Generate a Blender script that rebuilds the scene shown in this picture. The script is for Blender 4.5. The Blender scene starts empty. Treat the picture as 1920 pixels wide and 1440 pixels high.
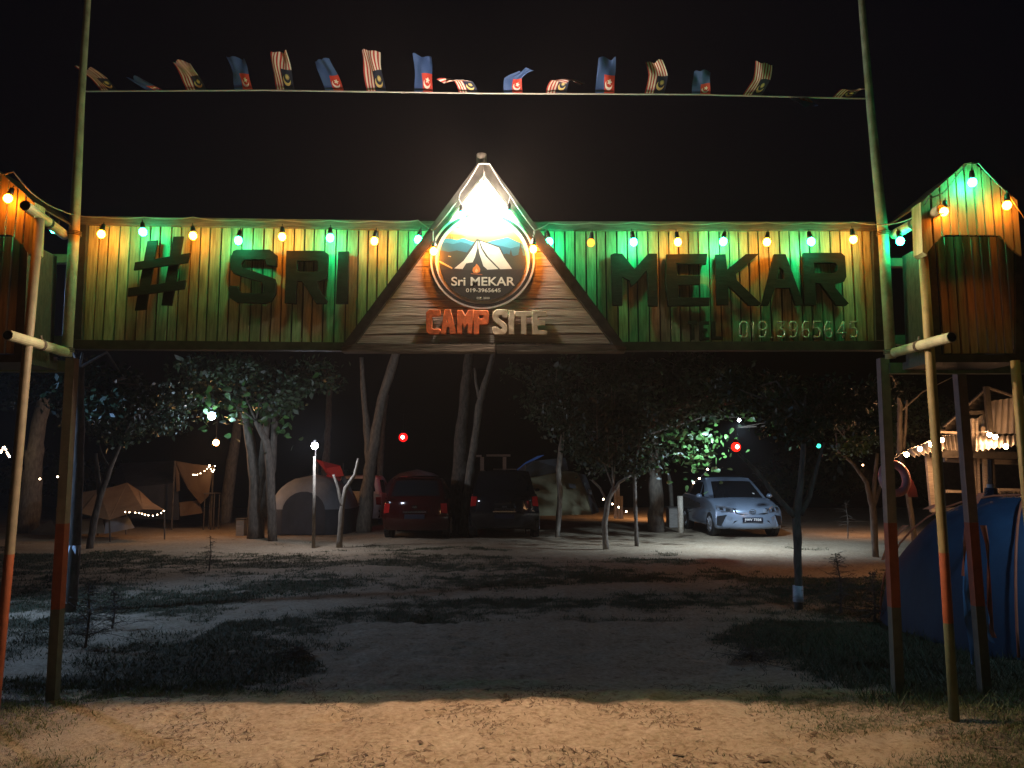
import bpy, bmesh, math, random
import numpy as np
from mathutils import Vector, Matrix, noise as mnoise
random.seed(7); rng = np.random.default_rng(7)
rad = math.radians
sc = bpy.context.scene
COL = sc.collection

# ------------------------------------------------------------------ camera
HAZE = .0010
F = 1450.0; CX, CY = 960.0, 720.0; HC = 1.6
PITCH = math.atan(166.0 / F)
CP, SP = math.cos(PITCH), math.sin(PITCH)
cd = bpy.data.cameras.new('camera'); cam = bpy.data.objects.new('camera', cd); COL.objects.link(cam)
cam.location = (0, 0, HC); cam.rotation_euler = (math.pi / 2 + PITCH, 0, 0)
cd.sensor_fit = 'HORIZONTAL'; cd.sensor_width = 36.0; cd.lens = 36.0 * F / 1920.0
cd.clip_start = 0.05; cd.clip_end = 2000
sc.camera = cam
# ------------------------------------------------------------------ world, moonless night
w = bpy.data.worlds.new('World'); sc.world = w; w.use_nodes = True
nt = w.node_tree; bg = nt.nodes['Background']
sky = nt.nodes.new('ShaderNodeTexSky'); sky.sky_type = 'NISHITA'; sky.sun_disc = False
sky.sun_elevation = rad(-3.0); sky.sun_rotation = rad(200); sky.ozone_density = 3.0
nt.links.new(sky.outputs[0], bg.inputs[0]); bg.inputs[1].default_value = 0.035
sc.view_settings.view_transform = 'Standard'; sc.view_settings.look = 'None'
sc.view_settings.exposure = 0.0; sc.view_settings.gamma = 1.0
sc.view_settings.use_curve_mapping = False
sc.cycles.use_denoising = True
sc.cycles.use_light_tree = True
sc.cycles.max_bounces = 5; sc.cycles.diffuse_bounces = 3; sc.cycles.glossy_bounces = 3
sc.cycles.transparent_max_bounces = 6; sc.cycles.sample_clamp_indirect = 3.0
sc.cycles.caustics_reflective = False; sc.cycles.caustics_refractive = False

# ------------------------------------------------------------------ helpers
def P(px, py, Y):
    v = (CY - py) / F; u = (px - CX) / F
    t = Y / (CP - SP * v)
    return Vector((u * t, Y, HC + t * (SP + CP * v)))
def S(py, Y):                                    # metres per photo pixel
    return Y / (CP - SP * (CY - py) / F) / F
def Gd(px, py):
    v = (CY - py) / F; t = -HC / (SP + CP * v)
    return Vector(((px - CX) / F * t, t * (CP - SP * v), 0))
def tag(o, label=None, cat=None, group=None, kind=None):
    if label: o['label'] = label
    if cat: o['category'] = cat
    if group: o['group'] = group
    if kind: o['kind'] = kind
    return o
def empty(name, loc=(0, 0, 0), label=None, cat=None, group=None, rz=0):
    o = bpy.data.objects.new(name, None); COL.objects.link(o); o.location = loc
    o.rotation_euler = (0, 0, rz); o.empty_display_size = .1
    return tag(o, label, cat, group)

class MB:
    def __init__(s): s.v = []; s.f = []; s.m = []
    def add(s, vs, fs, mi=0):
        n = len(s.v); s.v += [tuple(p) for p in vs]
        for f in fs: s.f.append(tuple(n + i for i in f)); s.m.append(mi)
    def box(s, c, d, rz=0.0, mi=0, R=None):
        c = Vector(c); R = R or Matrix.Rotation(rz, 3, 'Z')
        vs = [c + R @ Vector((x * d[0] / 2, y * d[1] / 2, z * d[2] / 2)) for x in (-1, 1) for y in (-1, 1) for z in (-1, 1)]
        s.add(vs, [(0, 1, 3, 2), (4, 6, 7, 5), (0, 4, 5, 1), (2, 3, 7, 6), (0, 2, 6, 4), (1, 5, 7, 3)], mi)
    def bar(s, a, b, wd, hd, mi=0):              # rectangular bar from a to b
        a = Vector(a); b = Vector(b); d = b - a
        R = d.to_track_quat('X', 'Z').to_matrix()
        s.box((a + b) / 2, (d.length, wd, hd), mi=mi, R=R)
    def prism(s, pts, ext, mi=0):                # planar loop + extrusion vector
        n = len(pts); e = Vector(ext); a = [Vector(p) for p in pts]
        s.add(a + [p + e for p in a], [tuple(range(n)), tuple(range(2 * n - 1, n - 1, -1))] +
              [(i, n + i, n + (i + 1) % n, (i + 1) % n) for i in range(n)], mi)
    def tube(s, pts, rs, n=8, mi=0, cap=True):
        pts = [Vector(p) for p in pts]
        if not hasattr(rs, '__len__'): rs = [rs] * len(pts)
        base = len(s.v); prev = None
        for i, p in enumerate(pts):
            d = (pts[min(i + 1, len(pts) - 1)] - pts[max(i - 1, 0)])
            if d.length < 1e-9: d = Vector((0, 0, 1))
            d.normalize()
            if prev is None: a = d.orthogonal().normalized()
            else:
                a = (prev - d * prev.dot(d))
                a = a.normalized() if a.length > 1e-6 else d.orthogonal().normalized()
            prev = a; b = d.cross(a)
            for k in range(n):
                t = 2 * math.pi * k / n
                s.v.append(tuple(p + (a * math.cos(t) + b * math.sin(t)) * rs[i]))
        for i in range(len(pts) - 1):
            for k in range(n):
                k2 = (k + 1) % n
                s.f.append((base + i * n + k, base + i * n + k2, base + (i + 1) * n + k2, base + (i + 1) * n + k)); s.m.append(mi)
        if cap:
            s.f.append(tuple(base + k for k in range(n - 1, -1, -1))); s.m.append(mi)
            e = base + (len(pts) - 1) * n
            s.f.append(tuple(e + k for k in range(n))); s.m.append(mi)
    def sphere(s, c, r, nu=10, nv=7, mi=0, sz=1.0):
        c = Vector(c); b = len(s.v)
        s.v.append(tuple(c + Vector((0, 0, r * sz))))
        for j in range(1, nv):
            th = math.pi * j / nv
            for i in range(nu):
                ph = 2 * math.pi * i / nu
                s.v.append(tuple(c + Vector((r * math.sin(th) * math.cos(ph), r * math.sin(th) * math.sin(ph), r * sz * math.cos(th)))))
        s.v.append(tuple(c - Vector((0, 0, r * sz)))); L = len(s.v) - 1
        for i in range(nu):
            s.f.append((b, b + 1 + i, b + 1 + (i + 1) % nu)); s.m.append(mi)
            s.f.append((L, b + 1 + (nv - 2) * nu + (i + 1) % nu, b + 1 + (nv - 2) * nu + i)); s.m.append(mi)
        for j in range(nv - 2):
            for i in range(nu):
                i2 = (i + 1) % nu; q = b + 1 + j * nu
                s.f.append((q + i, q + nu + i, q + nu + i2, q + i2)); s.m.append(mi)
    def mesh(s, name, mats, smooth=False):
        me = bpy.data.meshes.new(name); me.from_pydata(s.v, [], s.f)
        for m in (mats if isinstance(mats, (list, tuple)) else [mats]): me.materials.append(m)
        if any(s.m): me.polygons.foreach_set('material_index', s.m)
        if smooth: me.polygons.foreach_set('use_smooth', [True] * len(s.f))
        me.update()
        bm = bmesh.new(); bm.from_mesh(me); bmesh.ops.recalc_face_normals(bm, faces=bm.faces); bm.to_mesh(me); bm.free()
        return me
    def build(s, name, mats, parent=None, label=None, smooth=False, local=False):
        return link(name, s.mesh(name, mats, smooth), parent, label, local)
def link(name, me, parent=None, label=None, local=False):
    o = bpy.data.objects.new(name, me); COL.objects.link(o)
    if parent is not None:
        o.parent = parent
        if not local and parent.type == 'EMPTY': o.location = -parent.location
    if label: o['label'] = label
    return o
def np_mesh(name, V, Fc, mat, smooth=False, attr=None):
    me = bpy.data.meshes.new(name); V = np.asarray(V, dtype=np.float32); Fc = np.asarray(Fc, dtype=np.int32)
    k = Fc.shape[1]; me.vertices.add(len(V)); me.vertices.foreach_set('co', V.ravel())
    me.loops.add(Fc.size); me.loops.foreach_set('vertex_index', Fc.ravel())
    me.polygons.add(len(Fc)); me.polygons.foreach_set('loop_start', np.arange(0, Fc.size, k, dtype=np.int32))
    me.polygons.foreach_set('loop_total', np.full(len(Fc), k, dtype=np.int32))
    if smooth: me.polygons.foreach_set('use_smooth', np.ones(len(Fc), dtype=bool))
    me.materials.append(mat); me.update(calc_edges=True)
    if attr is not None:
        a = me.attributes.new('mask', 'FLOAT', 'POINT'); a.data.foreach_set('value', np.asarray(attr, dtype=np.float32))
    return me

# ------------------------------------------------------------------ materials
def mat(name, col, rough=.7, metal=0., noise=None, var=.25, bump=0., spec=.5, scale=8., stretch=(1, 1, 1), col2=None,
        rand=0., sub=0., world=False, trans=0.):
    m = bpy.data.materials.new(name); m.use_nodes = True; t = m.node_tree; b = t.nodes['Principled BSDF']
    b.inputs['Roughness'].default_value = rough; b.inputs['Metallic'].default_value = metal
    b.inputs['Specular IOR Level'].default_value = spec
    if trans: b.inputs['Transmission Weight'].default_value = trans
    tc = t.nodes.new('ShaderNodeTexCoord'); mp = t.nodes.new('ShaderNodeMapping'); mp.inputs['Scale'].default_value = stretch
    src = tc.outputs['Object']
    if world: src = t.nodes.new('ShaderNodeNewGeometry').outputs['Position']
    oi = t.nodes.new('ShaderNodeObjectInfo')
    ad = t.nodes.new('ShaderNodeVectorMath'); ad.operation = 'MULTIPLY_ADD'
    t.links.new(oi.outputs['Random'], ad.inputs[0]); ad.inputs[1].default_value = (7 * (rand > 0), 7 * (rand > 0), 37 * (rand > 0)); t.links.new(src, ad.inputs[2])
    t.links.new(ad.outputs[0], mp.inputs['Vector'])
    nz = t.nodes.new('ShaderNodeTexNoise'); nz.inputs['Scale'].default_value = scale; nz.inputs['Detail'].default_value = 6
    nz.inputs['Roughness'].default_value = .6
    t.links.new(mp.outputs[0], nz.inputs['Vector'])
    rp = t.nodes.new('ShaderNodeValToRGB')
    c2 = col2 or tuple(c * (1 + var) for c in col); c1 = tuple(c * (1 - var) for c in col) if col2 is None else col
    rp.color_ramp.elements[0].color = (*c1, 1); rp.color_ramp.elements[1].color = (*c2, 1)
    rp.color_ramp.elements[0].position = .34; rp.color_ramp.elements[1].position = .66
    t.links.new(nz.outputs['Fac'], rp.inputs['Fac']); out = rp.outputs[0]
    if rand:
        hv = t.nodes.new('ShaderNodeHueSaturation'); mr = t.nodes.new('ShaderNodeMapRange')
        mr.inputs['To Min'].default_value = 1 - rand; mr.inputs['To Max'].default_value = 1 + rand
        t.links.new(oi.outputs['Random'], mr.inputs['Value']); t.links.new(mr.outputs[0], hv.inputs['Value'])
        t.links.new(out, hv.inputs['Color']); out = hv.outputs[0]
    t.links.new(out, b.inputs['Base Color'])
    if bump:
        bp = t.nodes.new('ShaderNodeBump'); bp.inputs['Strength'].default_value = bump; bp.inputs['Distance'].default_value = .01
        t.links.new(nz.outputs['Fac'], bp.inputs['Height']); t.links.new(bp.outputs[0], b.inputs['Normal'])
    return m
def emis(name, col, strength):
    m = bpy.data.materials.new(name); m.use_nodes = True; t = m.node_tree; t.nodes.remove(t.nodes['Principled BSDF'])
    e = t.nodes.new('ShaderNodeEmission'); e.inputs[0].default_value = (*col, 1); e.inputs[1].default_value = strength
    t.links.new(e.outputs[0], t.nodes['Material Output'].inputs[0]); return m
def flat(name, col, rough=.55): return mat(name, col, rough, var=.06, scale=20)

M = {}
M['plank'] = mat('painted_plank', (.31, .31, .18), .62, var=.34, bump=.35, scale=5, stretch=(14, 14, 1.2), rand=.30)
M['tower'] = mat('tower_plank', (.34, .26, .15), .65, var=.25, bump=.35, scale=5, stretch=(14, 14, 1.2), rand=.2)
M['weather'] = mat('weathered_plank', (.36, .30, .245), .8, col2=(.60, .54, .45), bump=.8, scale=4, stretch=(1.3, 20, 22), rand=.2)
M['darkwood'] = mat('dark_wood', (.035, .03, .024), .6, var=.4, bump=.5, scale=5, stretch=(3, 8, 3), rand=.2)
M['greybeam'] = mat('grey_beam', (.11, .095, .08), .75, var=.4, bump=.7, scale=5, stretch=(1.3, 12, 14))
M['letter'] = mat('letter_wood', (.010, .010, .008), .7, var=.35, spec=.15, bump=.4, scale=6, stretch=(2, 2, 8), rand=.2)
M['black'] = flat('black_rubber', (.012, .012, .012), .5)
M['wire'] = flat('cable_sheath', (.22, .21, .19), .5)
M['pipe'] = mat('pvc_pipe', (.36, .36, .25), .5, var=.3, scale=9, bump=.25)
M['pipe_in'] = flat('pipe_inside', (.02, .02, .018), .8)
M['orange_l'] = mat('orange_letter', (.78, .17, .045), .6, var=.25, scale=30, bump=.3)
M['cream_l'] = mat('cream_letter', (.78, .71, .58), .6, scale=25, bump=.3, col2=(.58, .48, .34))
M['white'] = flat('white_paint', (.78, .76, .72), .5)
M['rope'] = flat('nylon_rope', (.55, .53, .48), .6)
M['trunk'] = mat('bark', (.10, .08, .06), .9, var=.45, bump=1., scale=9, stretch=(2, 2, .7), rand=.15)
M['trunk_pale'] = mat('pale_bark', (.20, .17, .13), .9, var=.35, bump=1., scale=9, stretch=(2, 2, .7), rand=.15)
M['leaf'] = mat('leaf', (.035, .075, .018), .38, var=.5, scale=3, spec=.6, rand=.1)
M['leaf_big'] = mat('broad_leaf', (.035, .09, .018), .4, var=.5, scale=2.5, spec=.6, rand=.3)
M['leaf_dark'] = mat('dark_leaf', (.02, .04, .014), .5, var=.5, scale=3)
M['twig'] = mat('twig', (.09, .07, .05), .9, var=.3)
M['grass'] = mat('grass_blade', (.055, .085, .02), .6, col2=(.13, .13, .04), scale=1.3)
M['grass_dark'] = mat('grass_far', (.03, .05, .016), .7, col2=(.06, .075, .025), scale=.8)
M['litter'] = mat('leaf_litter', (.07, .04, .02), .8, col2=(.16, .10, .05), scale=3)
M['glass'] = mat('car_glass', (.008, .009, .011), .06, spec=.8, var=.1)
M['tyre'] = mat('tyre_rubber', (.015, .015, .015), .8, var=.2)
M['rim'] = flat('rim_alloy', (.35, .36, .38), .35); M['chrome'] = mat('chrome', (.8, .8, .8), .12, metal=1, var=.05)
M['silver'] = mat('silver_paint', (.30, .37, .47), .24, metal=.45, var=.03); M['redpaint'] = mat('red_paint', (.03, .002, .002), .12, var=.05)
M['blackpaint'] = mat('black_paint', (.008, .008, .010), .09, var=.05)
M['grille'] = flat('grille_plastic', (.01, .011, .013), .45); M['lens'] = mat('lamp_lens', (.35, .37, .42), .1, metal=.7, var=.3, scale=40)
M['redlens'] = mat('red_lens', (.35, .01, .01), .12, var=.1)
M['plate'] = flat('plate_black', (.006, .008, .02), .4)

def orange_post(name, base, mid, top, z1, z2):
    m = mat(name, base, .6, var=.2, scale=14, bump=.25); t = m.node_tree; b = t.nodes['Principled BSDF']
    rp = [n for n in t.nodes if n.type == 'VALTORGB'][0]
    g = t.nodes.new('ShaderNodeNewGeometry'); sx = t.nodes.new('ShaderNodeSeparateXYZ'); t.links.new(g.outputs['Position'], sx.inputs[0])
    mr = t.nodes.new('ShaderNodeMapRange'); mr.inputs['From Max'].default_value = 5.0; t.links.new(sx.outputs[2], mr.inputs['Value'])
    cr = t.nodes.new('ShaderNodeValToRGB'); cr.color_ramp.interpolation = 'CONSTANT'
    cr.color_ramp.elements[0].color = (*base, 1); e = cr.color_ramp.elements; e[1].position = z1 / 5.0; e[1].color = (*mid, 1)
    n = cr.color_ramp.elements.new(z2 / 5.0); n.color = (*top, 1)
    t.links.new(mr.outputs[0], cr.inputs['Fac'])
    mx = t.nodes.new('ShaderNodeMix'); mx.data_type = 'RGBA'; mx.blend_type = 'MULTIPLY'; mx.inputs['Factor'].default_value = .5
    t.links.new(cr.outputs[0], mx.inputs['A'])
    rp.color_ramp.elements[0].color = (.45, .45, .45, 1); rp.color_ramp.elements[1].color = (1, 1, 1, 1)
    t.links.new(rp.outputs[0], mx.inputs['B']); t.links.new(mx.outputs['Result'], b.inputs['Base Color'])
    return m

# ------------------------------------------------------------------ shapes from outlines (curve -> mesh)
def clip_convex(poly, clip):
    out = list(poly); n = len(clip)
    for i in range(n):
        ax, ay = clip[i]; bx, by = clip[(i + 1) % n]
        def side(p): return (bx - ax) * (p[1] - ay) - (by - ay) * (p[0] - ax)
        inp, out = out, []
        for j in range(len(inp)):
            p, q = inp[j], inp[(j + 1) % len(inp)]; sp_, sq = side(p), side(q)
            if sp_ >= 0: out.append(p)
            if (sp_ >= 0) != (sq >= 0):
                t = sp_ / (sp_ - sq); out.append((p[0] + t * (q[0] - p[0]), p[1] + t * (q[1] - p[1])))
        if not out: return []
    return out
def curve_mesh(name, loops, extrude, bevel, mt):
    """loops: list of [(a,b)...] in world X,Z ; returns mesh in XY with depth along Z (centre)"""
    c = bpy.data.curves.new(name, 'CURVE'); c.dimensions = '2D'; c.fill_mode = 'BOTH'; c.extrude = extrude; c.bevel_depth = bevel
    c.bevel_resolution = 0
    for lp in loops:
        s = c.splines.new('POLY'); s.points.add(len(lp) - 1); s.use_cyclic_u = True
        for i, p in enumerate(lp): s.points[i].co = (p[0], p[1], 0, 1)
    o = bpy.data.objects.new(name, c); me = bpy.data.meshes.new_from_object(o)
    bpy.data.objects.remove(o); bpy.data.curves.remove(c); me.materials.clear(); me.materials.append(mt); return me
def shape(name, loops_px, Y, thick, mt, parent, label=None, bevel=0.0, X=None):
    """photo outlines laid out on the plane y=Y, front face at Y, thickness going back"""
    loops = []
    for lp in loops_px:
        pts = [P(x, y, Y) for x, y in lp]; loops.append([(p.x, p.z) for p in pts])
    me = curve_mesh(name, loops, max(thick / 2 - bevel, 0), bevel, mt)
    me.transform(Matrix.Translation((0, Y + thick / 2, 0)) @ Matrix.Rotation(math.pi / 2, 4, 'X'))
    return link(name, me, parent, label)
def zoomed(pts, s, ox, oy): return [(ox + x / s, oy + y / s) for x, y in pts]
def text_mesh(name, txt, x0, x1, z0, z1, mt, ext=.001, offset=.0, Y=0.):
    c = bpy.data.curves.new(name, 'FONT'); c.body = txt; c.extrude = 0; c.offset = offset
    o = bpy.data.objects.new(name, c); me = bpy.data.meshes.new_from_object(o); bpy.data.objects.remove(o); bpy.data.curves.remove(c)
    n = len(me.vertices); co = np.empty(n * 3); me.vertices.foreach_get('co', co); co = co.reshape(-1, 3)
    a = co.min(0); b = co.max(0)
    out = np.zeros_like(co); out[:, 0] = x0 + (co[:, 0] - a[0]) / (b[0] - a[0]) * (x1 - x0)
    out[:, 2] = z0 + (co[:, 1] - a[1]) / (b[1] - a[1]) * (z1 - z0); out[:, 1] = Y
    me.vertices.foreach_set('co', out.ravel()); me.materials.clear(); me.materials.append(mt); me.update(); return me

exec_stage = 1
# ================================================================== GROUND
def fbm(x, y, s, seed=0.):
    return mnoise.fractal(Vector((x * s + seed, y * s - seed, seed)), 1.0, 2.0, 4)
def grass_mask(x, y):
    n = fbm(x, y, .55, 3.1) * .9 + fbm(x, y, 2.2, 9.) * .35
    if y < 5.75:                                    # foreground, sandy with thin patches towards the sides
        e = max((-x - 1.3) / 1.3, (x - .75) / 1.1)
        return min(1, max(0, e * .75 - .3 + n * .8))
    if y < 8.6:
        c = -.05 + (y - 5.7) * .02
        e = (abs(x - c) - (1.95 if x > 0 else 1.55)) / .8
        m = min(1, max(0, e + n * 1.5 + fbm(x, y, 5., 2.) * .4))
        if x < -3.1: m = min(m, max(0, .45 + n * 1.5))
        return m
    if y < 16.2 + fbm(x, y, .3, 5) * 2.0 - (3.2 if x > 1.8 else 0) * min(1, max(0, (x - 1.8) / 2)):
        streak = fbm(x * .35, y, .8, 21.) - .12 * min(2., max(0., abs(x + .3) - 2.2))
        m = .62 + n * .8 + fbm(x, y, 4., 2.) * .5 - (1.5 * max(0, streak + .05))
        return min(1, max(0, m))
    return min(1, max(0, -.35 + n * 1.0)) if y < 40 else 0
gm = bpy.data.materials.new('sandy_ground'); gm.use_nodes = True; t = gm.node_tree; b = t.nodes['Principled BSDF']
b.inputs['Roughness'].default_value = .95; b.inputs['Specular IOR Level'].default_value = .15
g = t.nodes.new('ShaderNodeNewGeometry')
def tn(scale, det=6, r=.6):
    n = t.nodes.new('ShaderNodeTexNoise'); n.inputs['Scale'].default_value = scale; n.inputs['Detail'].default_value = det
    n.inputs['Roughness'].default_value = r; t.links.new(g.outputs['Position'], n.inputs['Vector']); return n
def ramp(a, ca, b_, cb):
    r = t.nodes.new('ShaderNodeValToRGB'); r.color_ramp.elements[0].position = a; r.color_ramp.elements[0].color = (*ca, 1)
    r.color_ramp.elements[1].position = b_; r.color_ramp.elements[1].color = (*cb, 1); return r
n1 = tn(1.4); n2 = tn(26, 8, .7); n3 = tn(130, 3); n4 = tn(7, 6, .75)
r1 = ramp(.3, (.40, .30, .195), .7, (.50, .40, .28)); t.links.new(n1.outputs[0], r1.inputs[0])
r2 = ramp(.36, (.62, .58, .52), .62, (1, 1, 1)); t.links.new(n2.outputs[0], r2.inputs[0])
mx = t.nodes.new('ShaderNodeMix'); mx.data_type = 'RGBA'; mx.blend_type = 'MULTIPLY'; mx.inputs['Factor'].default_value = 1.
t.links.new(r1.outputs[0], mx.inputs['A']); t.links.new(r2.outputs[0], mx.inputs['B'])
r4 = ramp(.54, (1, 1, 1), .70, (.38, .31, .24)); t.links.new(n4.outputs[0], r4.inputs[0])
mx4 = t.nodes.new('ShaderNodeMix'); mx4.data_type = 'RGBA'; mx4.blend_type = 'MULTIPLY'; mx4.inputs['Factor'].default_value = .8
t.links.new(mx.outputs['Result'], mx4.inputs['A']); t.links.new(r4.outputs[0], mx4.inputs['B'])
at = t.nodes.new('ShaderNodeAttribute'); at.attribute_name = 'mask'
ma = t.nodes.new('ShaderNodeMath'); ma.operation = 'MULTIPLY_ADD'; ma.inputs[1].default_value = 2.0
sb = t.nodes.new('ShaderNodeMath'); sb.operation = 'SUBTRACT'; t.links.new(n2.outputs[0], sb.inputs[0]); sb.inputs[1].default_value = .5
t.links.new(sb.outputs[0], ma.inputs[0]); t.links.new(at.outputs['Fac'], ma.inputs[2])
r5 = ramp(.3, (0, 0, 0), .75, (1, 1, 1)); t.links.new(ma.outputs[0], r5.inputs[0])
mx5 = t.nodes.new('ShaderNodeMix'); mx5.data_type = 'RGBA'; t.links.new(r5.outputs[0], mx5.inputs['Factor'])
rs = ramp(.35, (.05, .042, .024), .65, (.10, .085, .045)); t.links.new(n2.outputs[0], rs.inputs[0])
t.links.new(mx4.outputs['Result'], mx5.inputs['A']); t.links.new(rs.outputs[0], mx5.inputs['B'])
t.links.new(mx5.outputs['Result'], b.inputs['Base Color'])
bp = t.nodes.new('ShaderNodeBump'); bp.inputs['Strength'].default_value = .8; bp.inputs['Distance'].default_value = .03
m3 = t.nodes.new('ShaderNodeMath'); m3.operation = 'MULTIPLY_ADD'; m3.inputs[1].default_value = .35
t.links.new(n3.outputs[0], m3.inputs[0]); t.links.new(n2.outputs[0], m3.inputs[2]); t.links.new(m3.outputs[0], bp.inputs['Height'])
t.links.new(bp.outputs[0], b.inputs['Normal'])
def height(x, y):
    h = fbm(x, y, .5, 1.) * .03 + fbm(x, y, 3., 4.) * .010
    if y < 14: h += .016 * fbm(x, y, 7., 7.)
    if y < 14:
        for cx_ in (-.95, .78): h -= .020 * math.exp(-((x - cx_ - .18 * math.sin(y * .7 + 1)) / .13) ** 2) * (.6 + .8 * fbm(x, y, 1.3, 14.))
        h -= .012 * max(0, fbm(x, y, 3.3, 41.) - .25) * 4
    if y > 36: h -= min(1.2, (y - 36) * .12)
    return h
xs = np.concatenate([np.linspace(-300, -40, 8)[:-1], np.linspace(-40, -9, 60)[:-1], np.linspace(-9, 9, 301), np.linspace(9, 40, 60)[1:], np.linspace(40, 300, 8)[1:]])
ys = np.concatenate([np.linspace(-60, 2.5, 12)[:-1], np.linspace(2.5, 9, 150)[:-1], np.linspace(9, 20, 120)[:-1], np.linspace(20, 45, 90)[:-1], np.linspace(45, 60, 4)])
V = []; A = []
for y in ys:
    for x in xs:
        V.append((x, y, height(x, y))); A.append(grass_mask(x, y) if y < 45 else 0)
nx = len(xs); ny = len(ys)
I = (np.arange(ny - 1)[:, None] * nx + np.arange(nx - 1)[None, :]).ravel()
ground = link('ground', np_mesh('ground', V, np.stack([I, I + 1, I + nx + 1, I + nx], 1), gm, True, A)); tag(ground, kind='structure')
sea_m = mat('night_sea', (.004, .006, .008), .2, var=.2, bump=.6, scale=.8)
sea = MB(); sea.add([(-900, 38.5, -.5), (900, 38.5, -.5), (900, 1500, -.5), (-900, 1500, -.5)], [(0, 1, 2, 3)])
tag(sea.build('sea', sea_m), kind='structure')

# grass blades
def blades(name, mt, n, region, hmin, hmax, wd, label, thr=.35, cl=1.0):
    x0, x1, y0, y1 = region; C = []
    while len(C) < n:
        x = random.uniform(x0, x1); y = random.uniform(y0 ** .5, y1 ** .5) ** 2 if y0 > 0 else random.uniform(y0, y1)
        if abs(x) > y * .72 + .3: continue
        m = grass_mask(x, y) + random.uniform(-.45, .3) * cl
        if m > thr: C.append((x, y, height(x, y) - .004))
    C = np.array(C); k = len(C); th = rng.uniform(0, 2 * np.pi, k); h = rng.uniform(hmin, hmax, k) * rng.uniform(.5, 1, k)
    ln = rng.uniform(.2, 1.1, k) * h; la = rng.uniform(0, 2 * np.pi, k)
    dx = np.cos(th) * wd / 2; dy = np.sin(th) * wd / 2; z0 = np.zeros(k)
    a = C + np.stack([dx, dy, z0], 1); b_ = C - np.stack([dx, dy, z0], 1)
    c_ = C + np.stack([np.cos(la) * ln, np.sin(la) * ln, h], 1)
    V = np.stack([a, b_, c_], 1).reshape(-1, 3)
    o = link(name, np_mesh(name, V, np.arange(3 * k).reshape(-1, 3), mt)); tag(o, label, 'grass', kind='stuff'); return o
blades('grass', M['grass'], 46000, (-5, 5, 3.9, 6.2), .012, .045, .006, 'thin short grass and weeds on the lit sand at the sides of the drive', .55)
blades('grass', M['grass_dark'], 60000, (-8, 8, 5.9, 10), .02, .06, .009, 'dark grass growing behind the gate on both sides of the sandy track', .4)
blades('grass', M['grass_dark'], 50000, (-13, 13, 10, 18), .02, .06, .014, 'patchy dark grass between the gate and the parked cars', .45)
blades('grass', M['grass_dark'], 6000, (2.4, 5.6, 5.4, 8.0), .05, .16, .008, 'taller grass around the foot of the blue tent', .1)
# litter: dry needles and leaf scraps
k = 6500
C = []
while len(C) < k:
    x = random.uniform(-4, 4); y = random.uniform(4.1, 6.1)
    d = fbm(x, y, 1.7, 31.) + (.55 if (x - .22) ** 2 / .10 + (y - 4.50) ** 2 / .05 < 1 else 0)
    if d + random.uniform(-.3, .3) > .18: C.append((x, y, height(x, y) + .003))
C = np.array(C); th = rng.uniform(0, np.pi, k); L = rng.uniform(.006, .022, k) * np.where(rng.uniform(size=k) > .985, 1.6, 1); W2 = np.where(L > .023, L * .45, rng.uniform(.001, .004, k))
d1 = np.stack([np.cos(th) * L, np.sin(th) * L, rng.uniform(-.001, .007, k)], 1); d2 = np.stack([-np.sin(th) * W2, np.cos(th) * W2, np.zeros(k)], 1)
V = np.stack([C - d1 - d2, C + d1 - d2, C + d1 + d2, C - d1 + d2], 1).reshape(-1, 3)
tag(link('leaf_litter', np_mesh('leaf_litter', V, np.arange(4 * k).reshape(-1, 4), M['litter'])), 'dry needles and leaf scraps scattered on the lit foreground sand', 'litter', kind='stuff')

# ================================================================== SIGNBOARD
YB = 5.70
def zat(py, Y): return P(960, py, Y).z
def xat(px, py, Y): return P(px, py, Y).x
board = empty('signboard', (P(905, 640, YB).x, YB, zat(645, YB)), 'long yellowish plank signboard with dark letters spanning the whole gateway', 'signboard')
def plank_row(topf, botf, x0, x1, wd, Y, th, mt, parent, gap=.0115, dj=.004, label=None):
    x = x0; i = 0
    while x < x1 - .01:
        xe = min(x + wd * random.uniform(.9, 1.1), x1)
        if x1 - xe < wd * .35: xe = x1
        a, b_ = x + gap / 2, xe - gap / 2; dy = random.uniform(-dj, dj); sk = random.uniform(-.0015, .0015)
        xsm = [a, (a + b_) / 2, b_]
        pts = [(q, botf(q) + (random.uniform(-.001, .003))) for q in xsm] + [(q, topf(q) - random.uniform(0, .002)) for q in xsm[::-1]]
        m = MB(); m.prism([(p[0] + (sk if j > 2 else 0), Y + dy, p[1]) for j, p in enumerate(pts)], (0, th, 0))
        m.build('plank', mt, parent); x = xe; i += 1
def lin(xa, za, xb, zb): return lambda x: za + (zb - za) * (x - xa) / (xb - xa)
xl0, xl1 = xat(153, 635, YB), xat(905, 640, YB); xr1 = xat(1643, 638, YB)
plank_row(lin(xl0, zat(419, YB), xat(800, 432, YB), zat(430, YB)), lin(xl0, zat(638, YB), xat(660, 640, YB), zat(643, YB)), xl0, xl1, .0785, YB, .018, M['plank'], board)
plank_row(lambda x: zat(429.5, YB), lin(xl1, zat(645, YB), xr1, zat(640, YB)), xl1, xr1, .0785, YB, .018, M['plank'], board)
m = MB(); m.box(((xl0 + xr1) / 2, YB + .03, (zat(640, YB) + zat(425, YB)) / 2), (xr1 - xl0, .012, zat(425, YB) - zat(640, YB) - .01)); m.build('gap_blackout', M['pipe_in'], board)  # near-black sheet added to block light and blacken the plank gaps
def beam_px(name, pts, Y, th, mt, parent, label=None):
    m = MB(); m.prism([P(x, y, Y) for x, y in pts], (0, th, 0)); return m.build(name, mt, parent, label)
YF = 5.665
beam_px('top_rail', [(146, 405), (838, 415), (826, 431), (147, 420)], YF, .06, M['greybeam'], board)
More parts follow.
